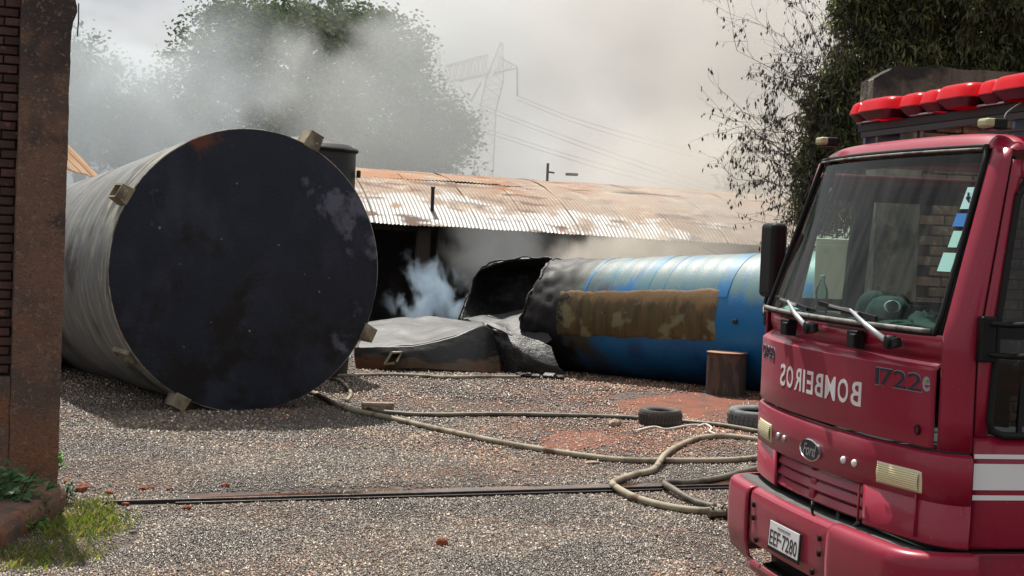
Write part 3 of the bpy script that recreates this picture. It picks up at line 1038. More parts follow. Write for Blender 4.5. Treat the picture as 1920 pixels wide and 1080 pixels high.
def grass_mesh():
    rs = np.random.RandomState(5)
    cen = [gnd(*p) for p in [(150, 980), (180, 965), (110, 1000), (190, 995), (140, 1010), (60, 1040), (20, 1060), (100, 1050), (150, 1045), (205, 980), (120, 985), (170, 950), (60, 1065)]]
    wts = np.array([5, 4, 3, 4, 3, 2, 2, 2, 2, 2, 3, 3, 2], float)
    n = 2100
    k = rs.choice(len(cen), n, p=wts / wts.sum())
    bx = np.array([cen[i].x for i in k]) + rs.normal(0, .095, n)
    by = np.array([cen[i].y for i in k]) + rs.normal(0, .15, n)
    h = rs.uniform(.02, .065, n)
    a = rs.uniform(0, 6.28, n)
    ln = rs.uniform(.3, 1.0, n) * h
    wd = rs.uniform(.0025, .005, n)
    a2 = a + 1.57
    gz = ghn(bx, by)
    V = np.zeros((n, 4, 3))
    V[:, 0] = np.stack([bx + np.cos(a2) * wd, by + np.sin(a2) * wd, gz], 1)
    V[:, 1] = np.stack([bx - np.cos(a2) * wd, by - np.sin(a2) * wd, gz], 1)
    V[:, 2] = np.stack([bx + np.cos(a) * ln * .4 - np.cos(a2) * wd * .8, by + np.sin(a) * ln * .4 - np.sin(a2) * wd * .8, gz + h * .7], 1)
    V[:, 3] = np.stack([bx + np.cos(a) * ln, by + np.sin(a) * ln, gz + h], 1)
    fs = []
    for i in range(n):
        fs += [(4 * i, 4 * i + 1, 4 * i + 2), (4 * i, 4 * i + 2, 4 * i + 3)]
    me = bpy.data.meshes.new('grass')
    me.from_pydata(V.reshape(-1, 3).tolist(), [], fs)
    tint_attr(me, [(.12, .17, .03), (.19, .2, .05), (.08, .12, .035), (.2, .17, .08)], 4, rs)
    return me


tag(link('grass', grass_mesh(), None, M['leaf']), 'sparse bright green grass in front of the curb', 'grass', kind='stuff')

# ------------------------------------------------------------------ right gate wall behind the truck
WR = at(1637, 500, 14.0)
wr = thing('gate_wall', 'weathered concrete and brick gate wall standing behind the fire truck cab', 'wall', (WR.x, WR.y, 0), R(7))


def wall_pt(x0, x1, z0, z1, y0, dep):
    def fn(u, v):
        per = [(x0, 0), (x1, 0), (x1, dep), (x0, dep), (x0, 0)]
        t = u * 4
        i = min(int(t), 3)
        f = t - i
        x = per[i][0] * (1 - f) + per[i + 1][0] * f
        y = per[i][1] * (1 - f) + per[i + 1][1] * f
        z = z0 + (z1 - z0) * v
        d = .008 * nz((x * 5, y * 5, z * 5)) + .005 * nz((x * 25, y * 25, z * 25))
        if v > .95:
            z += .02 * nz((x * 6, y * 6, 0))
        return (x + d, y0 + y + d, z)
    return fn


MB().grid(wall_pt(0, .4, 0, 3.2, 0, .3), 60, 80).build('corner_column', M['concrete_old'], wr, True, auto=55)


def beam_pt(u, v):
    x, y, z = wall_pt(-.08, 2.6, 3.14, 3.63, -.02, .34)(u, v)
    # broken, rounded corner at the free end
    if x < .12:
        z = min(z, 3.5 + (x + .08) * .65 + .03 * nz((x * 14, y * 9, 1)))
    return (x, y, z)


MB().grid(beam_pt, 160, 18).build('ring_beam', M['concrete_old'], wr, True, auto=50)
tb = MB()
tb.grid(lambda u, v: (-.07 + 2.66 * u, -.01 + .32 * v, min(3.622, 3.49 + max(0, -.07 + 2.66 * u + .08) * .65) + .015 * nz((u * 20, v * 5, 3))), 60, 6)
tb.build('beam_top', M['concrete_old'], wr, True)
MB().box((1.5, .2, 1.58), (2.2, .22, 3.14)).build('wall_core', M['mortar'], wr)
bm = bmesh.new()
bmesh.ops.create_cube(bm, size=1)
for v in bm.verts:
    v.co = Vector((v.co.x * .226, v.co.y * .06, v.co.z * .078))
bmesh.ops.bevel(bm, geom=bm.edges, offset=.006, segments=1, affect='EDGES')
bme2 = bpy.data.meshes.new('brick')
bm.to_mesh(bme2); bm.free()
bme2.materials.append(M['brick_pale'])
for j in range(34):
    for i in range(8):
        x = .53 + i * .24 + (.12 if j % 2 else 0)
        z = .13 + j * .0905
        if z > 3.12: continue
        piece('brick', bme2, wr, Matrix.Translation((x, .075 + rnd.uniform(-.008, .008), z)) @ Matrix.Rotation(rnd.uniform(-.015, .015), 4, 'Y'))

# cream cabinet seen through the cab
p0 = at(1540, 500, 15.5)
cb = thing('cream_cabinet', 'tall cream painted steel cabinet standing behind the cab beside the concrete column', 'cabinet', (p0.x + .2, p0.y + .2, 0), R(-14))
MB().box((0, 0, 1.06), (.42, .4, 2.1)).build('cabinet_body', M['cream'], cb, bevel=.012)
MB().box((0, -.212, 1.06), (.36, .012, 1.98)).build('cabinet_door', M['cream'], cb, bevel=.006)
MB().tube([(-.02, 0, 2.11), (.0, 0, 2.19), (.04, 0, 2.19), (.06, 0, 2.11)], .008, 6).build('lifting_loop', M['dark_metal'], cb, True)
MB().box((.14, -.225, 1.1), (.02, .015, .14)).build('handle', M['dark_metal'], cb)

# ================================================================== big burnt tank on the left
TZ = 1.52
ta = R(-30)
tx = Vector((math.sin(ta), math.cos(ta), 0))
big = thing('big_tank', 'huge grey fibreglass tank lying on its side with a charred black flat end', 'tank', (-2.836, 17.2, 0), math.atan2(tx.y, tx.x))


def big_r(s): return 1.52 - .035 * s
def big_c(s): return big_r(s) - .02 * s + .0


def shell_pt(u, v):
    s = .035 + v * 8.5
    a = 2 * math.pi * u
    r = big_r(s) + .004 * math.sin(s * 13) + .0015 * math.sin(s * 41) + .012 * nz((math.cos(a) * 1.4, math.sin(a) * 1.4, s * .7))
    return (s, r * math.cos(a), big_c(s) + r * math.sin(a))


o = MB().grid(shell_pt, 128, 150, close_u=True).build('shell', M['tank_shell'], big, True)
# shift material frame: object coords are centred on the axis by lifting the mesh


def recentre(o, dz):
    for v in o.data.vertices: v.co.z -= dz
    o.location.z += dz


recentre(o, 1.52)


def cap_pt(u, v):
    a = 2 * math.pi * u
    r = 1.515 * v
    x = -.012 - .012 * nz((r * math.cos(a) * 2, r * math.sin(a) * 2, 3)) - .03 * (1 - v * v)
    return (x, r * math.cos(a), r * math.sin(a))


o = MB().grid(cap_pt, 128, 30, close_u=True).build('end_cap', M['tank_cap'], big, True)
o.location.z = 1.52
o = MB().grid(lambda u, v: (.0 + .045 * (1 - math.cos(v * math.pi)) / 2 - .018 * math.sin(v * math.pi), (1.512 + .014 * math.sin(v * math.pi) + .004 * nz((u * 40, v, 1))) * math.cos(2 * math.pi * u), (1.512 + .014 * math.sin(v * math.pi) + .004 * nz((u * 40, v, 1))) * math.sin(2 * math.pi * u)), 160, 6, close_u=True).build('rim', M['tank_rim'], big, True)
o.location.z = 1.52
# far end closing disc
o = MB().grid(lambda u, v: (8.5, big_r(8.5) * v * math.cos(2 * math.pi * u), big_r(8.5) * v * math.sin(2 * math.pi * u)), 48, 4, close_u=True).build('end_cap', M['tank_cap'], big, True)
o.location.z = big_c(8.5)


def lug(deg, s0, ln, wd, ht, tilt=0, label=None):
    """hollow bracket straddling the rim; deg clockwise from the top as seen"""
    a = R(90 + deg)      # local angle, y axis points to the image left
    rad = Vector((0, math.cos(a), math.sin(a)))
    tan = Vector((0, -math.sin(a), math.cos(a)))
    ax = Vector((1, 0, 0))
    mb = MB()
    r0 = 1.5

    def P(x, t, r):
        return ax * x + tan * t + rad * (r0 + r)
    h = wd / 2
    th = .022
    # outer walls of an open box, flared a little outwards
    k = .85
    outer = [P(s0, -h, 0), P(s0, h, 0), P(s0, h * k, ht), P(s0, -h * k, ht), P(s0 + ln, -h, 0), P(s0 + ln, h, 0), P(s0 + ln * .9, h * k, ht), P(s0 + ln * .9, -h * k, ht)]
    mb.add(outer, [(0, 1, 2, 3), (4, 7, 6, 5), (0, 4, 5, 1), (1, 5, 6, 2), (3, 7, 4, 0)])
    # recessed outer end
    i_ = [P(s0 + th, -h * k + th, ht), P(s0 + th, h * k - th, ht), P(s0 + ln * .9 - th, h * k - th, ht), P(s0 + ln * .9 - th, -h * k + th, ht)]
    j_ = [p - rad * ht * .55 for p in i_]
    mb.add([outer[3], outer[2], outer[6], outer[7]] + i_, [(0, 1, 5, 4), (1, 2, 6, 5), (2, 3, 7, 6), (3, 0, 4, 7)])
    mb.add(i_ + j_, [(0, 1, 5, 4), (1, 2, 6, 5), (2, 3, 7, 6), (3, 0, 4, 7), (4, 5, 6, 7)])
    o = mb.build('lug', M['lug'], big, False, bevel=.012)
    o.location.z = 1.52
    if label: o['label'] = label
    return o


lug(26, -.02, .3, .2, .19)
lug(-61, -.02, .3, .2, .15)
lug(115, -.03, .3, .19, .16)
lug(-153, -.05, .28, .18, .15)
lug(-128, .12, .62, .15, .06, label='flattened lug pressed against the shell')

# ------------------------------------------------------------------ upright black tank behind it
bt = at(566, 300, 21.8)
bk = thing('black_tank', 'upright charred black cylindrical tank standing behind the big grey tank', 'tank', (bt.x, bt.y, 0))


def bk_pt(u, v):
    prof = [(.98 * .96, 0), (.96, .3), (.97, 1.2), (.96, 2.2), (.955, 3.02), (.93, 3.09), (.86, 3.13), (.5, 3.2), (.02, 3.23)]
    k = v * (len(prof) - 1)
    i = min(int(k), len(prof) - 2)
    f = k - i
    r = (prof[i][0] * (1 - f) + prof[i + 1][0] * f) * .76
    z = prof[i][1] * (1 - f) + prof[i + 1][1] * f
    a = 2 * math.pi * u
    d = 1 + .02 * nz((math.cos(a) * 2, math.sin(a) * 2, z * 2))
    return (r * d * math.cos(a), r * d * math.sin(a), z)


MB().grid(bk_pt, 64, 64, close_u=True).build('tank_body', M['black_tank'], bk, True, auto=50)
MB().grid(lambda u, v: (.745 * math.cos(6.2832 * u) * (1 + .03 * math.cos(6.2832 * v)), .745 * math.sin(6.2832 * u) * (1 + .03 * math.cos(6.2832 * v)), 3.06 + .03 * math.sin(6.2832 * v) + .012 * nz((u * 20, 0, 0))), 64, 6, close_u=True).build('rim_band', M['black_tank'], bk, True)
MB().box((.78, -.02, 2.75), (.05, .12, .1)).build('bracket', M['char'], bk, bevel=.01)

# ================================================================== blue tank
bl0 = at(1048, 595, 24.4)
bl1 = at(1430, 591, 22.1)
bdir = Vector((bl1.x - bl0.x, bl1.y - bl0.y, 0)).normalized()
blue = thing('blue_tank', 'long blue tank lying on the gravel with a burnt left end and a brown patch', 'tank', (bl0.x, bl0.y, 0), math.atan2(bdir.y, bdir.x))


def blr(x): return .835 + .034 * x
def blz(x): return blr(x) - .015


def blue_edge(a):
    return .06 * math.sin(3 * a + 1) + .10 * noise.noise(Vector((math.cos(a) * 2, math.sin(a) * 2, 7))) + .03 * noise.noise(Vector((math.cos(a) * 9, math.sin(a) * 9, 7)))


def blue_pt(u, v, dr=0, x0=0, x1=8.0):
    a = 2 * math.pi * u
    x = x0 + (x1 - x0) * v
    if x0 == 0:
        x += blue_edge(a) * (1 - v) ** 3
    burn = max(0, 1 - x / 1.1)
    r = blr(x) + dr + .0015 * math.sin(x * 26) + .005 * nz((math.cos(a) * 2, math.sin(a) * 2, x)) + burn * (.05 * nz((math.cos(a) * 4, math.sin(a) * 4, x * 4)) + .03 * nz((math.cos(a) * 9, math.sin(a) * 9, x * 9)))
    return (x, r * math.cos(a), blz(x) - .9 + r * math.sin(a))


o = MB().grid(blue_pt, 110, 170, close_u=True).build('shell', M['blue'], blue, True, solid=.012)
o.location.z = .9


def band(x, wd, name, m, dr, a0=0.0, a1=1.0, skew=0.0):
    def fn(u, v):
        uu = a0 + (a1 - a0) * u
        xx = x + wd * v + skew * (uu - .25)
        a = 2 * math.pi * uu
        r = blr(xx) + dr
        return (xx, r * math.cos(a), blz(xx) - .9 + r * math.sin(a))
    o = MB().grid(fn, 60, 2).build(name, m, blue, True)
    o.location.z = .9
    return o


# camera is on local -y side: angle 270deg (u=.75) is down, .5 is the near side, .25 the top
for x, wd in ((1.05, .05), (1.5, .025), (2.05, .15), (2.45, .025), (3.35, .2), (4.7, .16)):
    band(x, wd, 'hoop', M['hoop'], .0035, .2, .44, 0)
# resin patch laid over the near side
def patch_pt(u, v):
    x = .62 + 2.8 * u
    e = .03 * nz((x * 3, v, 2)) + .02 * nz((x * 11, v, 5))
    a = R(180 - 29) + v * R(44)      # from above the middle to below it
    a += e * (1 if v < .5 else -1)
    x += .02 * nz((v * 4, 1, 1)) * (u > .5)
    a += (1 - u) * R(3)
    r = blr(x) + .006 + .002 * nz((x * 5, v * 4, 9)) + .001 * nz((x * 20, v * 4, 2))
    if u in (0, 1) or v in (0, 1): r -= .007
    return (x, r * math.cos(a), blz(x) - .9 + r * math.sin(a))


o = MB().grid(patch_pt, 120, 30).build('patch', M['patch'], blue, True)
o.location.z = .9
bb = MB()
for (x, dg) in ((3.75, 178), ):
    a = R(dg)
    c = Vector((x, (blr(x) + .01) * math.cos(a), blz(x) - .9 + (blr(x) + .01) * math.sin(a)))
    bb = MB().lathe([(.035, .02), (.035, -.02), (.02, -.03)], c, 10, 'Y')
    o = bb.build('bolt', M['dark_metal'], blue)
    o.location.z = .9
# closed far end
o = MB().grid(lambda u, v: (8.0, blr(8) * v * math.cos(6.2832 * u), blz(8) - .9 + blr(8) * v * math.sin(6.2832 * u)), 40, 4, close_u=True).build('end_cap', M['blue'], blue, True)
o.location.z = .9


# melted lip round the burnt end, with folded flaps
def lip(u, v):
    a = 2 * math.pi * u
    x = blue_edge(a) + .018 * math.cos(6.2832 * v) + .03 * nz((math.cos(a) * 6, math.sin(a) * 6, 3))
    r = blr(0) + .0 + .014 * math.sin(6.2832 * v) + .04 * nz((math.cos(a) * 5, math.sin(a) * 5, 1)) + .02 * nz((u * 50, v * 3, 0))
    return (x, r * math.cos(a), blz(0) - .9 + r * math.sin(a))


o = MB().grid(lip, 150, 8, close_u=True).build('melted_lip', M['melt'], blue, True)
o.location.z = .9

# ================================================================== collapsed wreck between the tanks
wk0 = at(880, 690, 23.6)
wk = thing('tank_wreck', 'collapsed burnt black remains of a tank heaped between the two tanks', 'wreckage', (wk0.x, wk0.y, 0))


def bez(rows, u, v):
    """smooth surface through a grid of control points"""
    def cr(P, t):
        n = len(P) - 1
        k = min(int(t * n), n - 1)
        f = t * n - k
        a = P[k - 1] if k > 0 else P[0] * 2 - P[1]
        b, c = P[k], P[k + 1]
        d = P[k + 2] if k + 2 <= n else P[n] * 2 - P[n - 1]
        return 0.5 * ((2 * b) + (c - a) * f + (2 * a - 5 * b + 4 * c - d) * f * f + (3 * b - a - 3 * c + d) * f ** 3)
    return cr([cr(r, u) for r in rows], v)


def sheet(name, rows, m, parent, off, nu=60, nv=40, rough=.03, fs=3.0, th=.015, label=None):
    rows = [[at(*p) for p in r] for r in rows]

    def fn(u, v):
        p = bez(rows, u, v)
        e = rough * 1.3 * abs(noise.noise(p * fs * .55)) * 2 + .008 * nz(p * 9)
        e2 = rough * .5 * nz(p * fs * .8 + Vector((4, 4, 4)))
        return p + Vector((e2, e - rough * .4, e2 + e * .5))
    o = MB(off).grid(fn, nu, nv).build(name, m, parent, True, solid=th, auto=60)
    if label: o['label'] = label
    return o


# the standing far half of the torn shell, its inside toward us
BO = wk0.copy(); BO.z = 0
sheet('torn_shell', [
    [(925, 494, 24.9), (960, 487, 25.0), (1000, 485, 24.9), (1040, 487, 24.6), (1075, 497, 24.3)],
    [(893, 515, 25.3), (935, 512, 25.6), (990, 512, 25.6), (1035, 520, 25.2), (1060, 530, 24.7)],
    [(880, 555, 25.4), (925, 560, 25.8), (985, 565, 25.7), (1020, 575, 25.3), (1045, 580, 24.8)],
    [(862, 598, 25.2), (915, 602, 25.4), (975, 608, 25.3), (1010, 615, 25.0), (1035, 625, 24.6)],
    [(858, 650, 24.9), (905, 655, 25.0), (965, 660, 24.9), (1005, 668, 24.7), (1035, 680, 24.4)]],
    M['char'], wk, BO, 70, 60, .05, 2.5, .03)
o = None
e = MB(BO)
edge = [at(*p) for p in [(858, 606, 25.15), (868, 578, 25.2), (880, 548, 25.3), (893, 515, 25.25), (905, 500, 25.05), (925, 492, 24.9), (960, 485, 25.0), (1000, 483, 24.9), (1040, 485, 24.6)]]
S_ = spline(edge, 10)
S_ = [p + Vector((.03 * nz(p * 6), 0, .03 * nz(p * 7 + Vector((3, 0, 0))))) for p in S_]
e.tube(S_, [.013 + .01 * nz(p * 9) for p in S_], 7)
e.build('melted_edge', M['melt'], wk, True)
# wet grey sheet sagging from the shell down toward us
sheet('crumpled_sheet', [
    [(868, 600, 24.9), (905, 596, 24.8), (945, 590, 24.8), (985, 582, 24.7), (1018, 570, 24.5)],
    [(880, 606, 24.4), (915, 608, 24.3), (955, 606, 24.3), (990, 600, 24.2), (1020, 588, 24.1)],
    [(905, 612, 23.9), (935, 622, 23.8), (965, 627, 23.8), (1000, 625, 23.7), (1022, 612, 23.7)],
    [(925, 622, 23.5), (950, 634, 23.4), (985, 645, 23.4), (1012, 650, 23.3), (1035, 640, 23.4)]],
    M['char_wet'], wk, BO, 70, 50, .06, 3.5, .02)
# dark fold dropping from the sheet to the ground
sheet('dark_fold', [
    [(908, 604, 23.9), (935, 615, 23.6), (965, 628, 23.35), (1000, 642, 23.25), (1034, 652, 23.1)],
    [(915, 622, 23.6), (940, 640, 23.3), (968, 652, 23.15), (1003, 660, 23.1), (1040, 668, 23.0)],
    [(925, 650, 23.4), (948, 664, 23.2), (975, 675, 23.1), (1008, 680, 23.0), (1050, 690, 22.9)],
    [(935, 697, 23.4), (955, 699, 23.2), (980, 699, 23.1), (1015, 699, 23.0), (1060, 703, 22.9)]],
    M['char'], wk, BO, 60, 44, .05, 3.0, .02)
sheet('torn_flap', [
    [(905, 604, 23.75), (925, 606, 23.6), (948, 613, 23.5)],
    [(910, 612, 23.55), (932, 617, 23.4), (955, 626, 23.3)],
    [(915, 608, 23.5), (938, 619, 23.3), (962, 630, 23.2)]],
    M['char_wet'], wk, BO, 24, 12, .012, 4, .012)
# the flattened end ring on the left: deck, curved dark wall with a brown band, lug
sheet('sagging_deck', [
    [(690, 606, 24.6), (735, 599, 24.6), (790, 597, 24.6), (850, 601, 24.5), (905, 606, 24.1)],
    [(683, 622, 23.9), (735, 618, 23.8), (790, 616, 23.8), (850, 612, 23.8), (905, 607, 23.85)],
    [(675, 640, 23.3), (735, 638, 23.2), (785, 638, 23.15), (850, 625, 23.3), (906, 609, 23.6)],
    [(668, 655, 22.95), (735, 652, 22.85), (785, 650, 22.8), (850, 634, 22.95), (908, 611, 23.3)]],
    M['char_wet'], wk, BO, 80, 46, .045, 3.0, .02)
sheet('ring_wall', [
    [(664, 652, 22.98), (735, 650, 22.82), (785, 648, 22.78), (850, 632, 22.9), (908, 611, 23.25), (932, 640, 23.4)],
    [(664, 668, 22.94), (735, 664, 22.76), (785, 662, 22.72), (850, 655, 22.8), (905, 648, 23.05), (935, 662, 23.3)],
    [(666, 682, 22.92), (735, 678, 22.74), (785, 678, 22.7), (850, 677, 22.74), (905, 676, 22.95), (938, 682, 23.2)],
    [(668, 697, 22.92), (735, 693, 22.74), (785, 692, 22.7), (850, 695, 22.72), (905, 699, 22.9), (940, 700, 23.15)]],
    M['char_brown'], wk, BO, 90, 30, .012, 2.0, .03)
a_, b_, c_, d_ = [at(*p) for p in [(722, 682, 22.62), (735, 661, 22.68), (754, 661, 22.66), (742, 681, 22.6)]]
mb = MB(BO)
for p, q in ((a_, b_), (b_, c_), (c_, d_), (d_, a_)):
    mb.bar(p, q, .03, .16, up=(0, 1, 0))
mb.build('lug', M['lug'], wk, bevel=.006)
mb = MB(BO)
for (x, y, Y, s) in ((975, 700, 22.6, .06), (990, 697, 22.6, .05), (1005, 702, 22.5, .05), (960, 702, 22.5, .04), (1030, 703, 22.6, .07), (1050, 705, 22.5, .05)):
    c = at(x, y, Y)
    mb.box((c.x, c.y, .03), (s * 2.4, s * 1.4, s), Matrix.Rotation(x, 3, 'Z') @ Matrix.Rotation(.4, 3, 'X'))
o = mb.build('char_debris', M['char'], None, bevel=.01)
tag(o, 'small black charred scraps at the foot of the wreck', 'debris', kind='stuff')

# ================================================================== long shed with a corrugated barrel roof
sA = R(14)
SD = Vector((math.cos(sA), math.sin(sA), 0))
SP = Vector((-2.64, 30.0, 0))
s0_, s1_ = -3.0, 17.0
shed = thing('long_shed', 'long low open shed with a rusty corrugated barrel roof and a black inside', 'shed', SP, sA)


def eave_z(s): return 2.27 - .0165 * s


RW = 10.2       # span
RH = 1.02


def roof_z(s, wv):
    t = wv / RW
    z = eave_z(s) + RH * (1 - (2 * t - 1) ** 2) ** .92 if 0 <= t <= 1 else eave_z(s) - .25 * (-t * 4)
    return z


def roof_sheet_mesh(w0, w1, nw, seed):
    nc, sub = 14, 5
    wd = 1.0
    vs, fs = [], []
    nx = nc * sub
    for j in range(nw + 1):
        wv = w0 + (w1 - w0) * j / nw
        t = min(1, max(0, wv / RW))
        zc = RH * (1 - (2 * t - 1) ** 2) ** .95 - (max(0, -wv) * .52)
        for i in range(nx + 1):
            x = (wd + .06) * i / nx - .03
            z = zc + .0075 * math.cos(2 * math.pi * i / sub) - .004
            z += .03 * nz((x * 1.1 + seed * 9, wv * .9, seed)) + (.012 * nz((x * 6 + seed * 3, j * .01, 1)) if j == 0 else 0)
            vs.append((x, wv, z))
    W = nx + 1
    for j in range(nw):
        for i in range(nx):
            fs.append((j * W + i, j * W + i + 1, (j + 1) * W + i + 1, (j + 1) * W + i))
    me = bpy.data.meshes.new('roof_sheet')
    me.from_pydata(vs, [], fs)
    me.polygons.foreach_set('use_smooth', [True] * len(me.polygons))
    me.materials.append(M['roof'])
    return me


low = [roof_sheet_mesh(-.28, 2.7, 18, k) for k in range(5)]
up_ = [roof_sheet_mesh(2.6, 5.4, 12, k + 5) for k in range(4)]
bkm = [roof_sheet_mesh(5.3, 10.3, 16, k + 9) for k in range(2)]
n_s = int(round(s1_ - s0_))
for i in range(n_s):
    s = s0_ + i
    for ms, dz, dy in ((low, 0, 0), (up_, .010, 0), (bkm, .018, 0)):
        me_ = rnd.choice(ms)
        piece('roof_sheet', me_, shed, Matrix.Translation((s + rnd.uniform(-.012, .012), dy + rnd.uniform(-.03, .03), eave_z(s) + dz + (.007 if i % 2 else 0))) @ Matrix.Rotation(-.0155, 4, 'Y').inverted())
# walls, posts, floor shade
MB().box((7.0, 9.9, 1.0), (20, .12, 2.3)).build('back_wall', M['jet'], shed)
for x in (s0_ + .06, s1_ - .06):
    MB().box((x, 5.0, 1.0), (.12, 9.6, 2.3)).build('side_wall', M['jet'], shed)
MB().box((7.0, 3.2, .95), (19.7, .1, 2.1)).build('inner_partition', M['jet'], shed)
MB().box((7.0, .16, 1.94), (19.9, .1, .1), Matrix.Rotation(.0155, 3, 'Y')).build('eave_beam', M['jet'], shed)
for x in (-2.8, .98, 1.32, 3.9, 6.6, 9.3, 12, 14.6):
    wdt = .26 if x in (.98,) else .14
    MB().box((x, .12, 1.02), (wdt, .16, 2.1)).build('post', M['post'], shed, bevel=.01)
for k in range(5):
    MB().box((-2 + k * 4.4, 5.0, 2.05), (.1, 9.6, .12)).build('tie_beam', M['jet'], shed)
# heaps of black scrap inside
vp = at(810, 400, 30.6)
o = MB((vp.x, vp.y, 2.2)).lathe([(.035, 0), (.035, .62), (.045, .625), (.045, .65)], (vp.x, vp.y, 2.2), 12).build('vent_pipe', M['dark_metal'], None, True, auto=40)
tag(o, 'thin vertical pipe standing on the lower edge of the rusty roof', 'pipe')
for (x, y0, y1, Y, r_, lab) in ((1026, 306, 330, 37.0, .03, 'short dark post rising behind the roof ridge'), ):
    p, q = at(x, y1 + 10, Y), at(x, y0, Y)
    t = thing('ridge_post', lab, 'post', (p.x, p.y, p.z))
    MB().bar((0, 0, 0), (0, 0, q.z - p.z), .06).build('post_shaft', M['dark_metal'], t)
    MB().bar((0, 0, .22), (.16, 0, .2), .04).build('post_arm', M['dark_metal'], t)
p = at(1072, 327, 36.4)
tag(MB(p).box(p, (.28, .2, .06)).build('ridge_vent', M['dark_metal'], None, bevel=.01), 'flat dark lid sitting on the roof ridge', 'vent')

# second shed at far left, its curved end roof
q0, q1 = at(118, 316, 22.5), at(190, 336, 29.0)
qd = Vector((q1.x - q0.x, q1.y - q0.y, 0)).normalized()
s2 = thing('side_shed', 'small shed with a curved tan roof half hidden behind the gate pillar', 'shed', (q0.x, q0.y, 0), math.atan2(qd.y, qd.x))
ln2 = (Vector((q1.x, q1.y, 0)) - Vector((q0.x, q0.y, 0))).length
for i in range(9):
    xs0 = -2.3 + i * 1.0

    def f2(u, v):
        x = xs0 + u * 1.04
        wv = v * 3.4
        z = q0.z + (q1.z - q0.z) * x / ln2 + 2.1 * math.sin(min(1, wv / 3.4) * math.pi * .5) + .014 * math.cos(u * 10 * 2 * math.pi) + .02 * nz((x, wv, 3))
        return (x, wv, z + (.006 if i % 2 else 0))
    MB().grid(f2, 60, 14).build('roof_sheet', M['roof_tan'], s2, True)
MB().box((2.0, .12, 1.22), (8.8, .1, 2.4)).build('side_wall', M['wall_pale'], s2)
for xx in (-2.3, 6.3):
    MB().box((xx, 1.7, 1.2), (.1, 3.1, 2.4)).build('end_wall', M['wall_pale'], s2)

# ================================================================== pylon and its wires
TY = 150.0


def tp(x, y, dY=0): return at(x, y, TY + dY)


base = tp(900, 330)
py = thing('pylon', 'faint steel lattice power pylon with a long cross arm beyond the shed', 'pylon', (base.x, base.y, 0))


def lattice(name, A, B, C, D, n, r=.05, parent=py):
    """square lattice column between corner quads A.. at both ends given as (centre, half width)"""
    mb = MB((base.x, base.y, 0))
    (p0_, h0), (p1_, h1) = A, B
    ax = (p1_ - p0_).normalized()
    sx = Vector((0, 1, 0))
    sy = ax.cross(sx).normalized()
    cs = [(-1, -1), (1, -1), (1, 1), (-1, 1)]

    def pt(t, c):
        p = p0_.lerp(p1_, t)
        h = h0 + (h1 - h0) * t
        return p + sx * c[0] * h + sy * c[1] * h
    for c in cs:
        mb.bar(pt(0, c), pt(1, c), r * 1.5)
    for k in range(n):
        t0, t1 = k / n, (k + 1) / n
        for i in range(4):
            a, b = cs[i], cs[(i + 1) % 4]
            if k % 2: a, b = b, a
            mb.bar(pt(t0, a), pt(t1, b), r)
    return mb.build(name, M['galv'], parent)


def leg(dx, dy, dY):
    k1 = [(898, 400), (915, 205), (928, 150), (941, 80)]
    Pp = [tp(x + dx, y + dy, dY) for x, y in k1]
    Pp[0].z = 0
    hw = [1.1, .75, .8, .12]
    for i in range(3):
        lattice('mast', (Pp[i], hw[i]), (Pp[i + 1], hw[i + 1]), 0, 0, (9, 4, 5)[i])
    return Pp


leg(0, 0, 0)
leg(-118, 22, 12)
lattice('cross_arm', (tp(835, 140, 10), .8), (tp(915, 122, 0), .9), 0, 0, 12)
lattice('cross_arm', (tp(930, 122, 0), .8), (tp(970, 126, -3), .08), 0, 0, 5)
for a, b in (((970, 127), (970, 180)), ((862, 165), (883, 190)), ((902, 155), (883, 190))):
    mb = MB((base.x, base.y, 0))
    mb.tube([tp(*a), tp(*b)], .1, 6)
    mb.build('insulator', M['galv'], py)
for k, (a, b, c, lab) in enumerate((((970, 180), (1110, 232), (1480, 330), 'upper power wires sagging right from the tip of the pylon arm'),
                                    ((883, 190), (1100, 270), (1480, 395), 'middle power wires sagging right from the pylon insulators'),
                                    ((900, 238), (1100, 300), (1480, 400), 'lower power wires sagging right from the pylon mast'))):
    P = [tp(*a), tp(*b, -25), tp(*c, -60)]
    mb = MB(P[0])
    for dz in (0, .35):
        mb.tube([p - Vector((0, 0, dz)) for p in spline(P, 10)], .03, 5)
    tag(mb.build('power_wire', M['wire']), lab, 'wire', 'power wires')


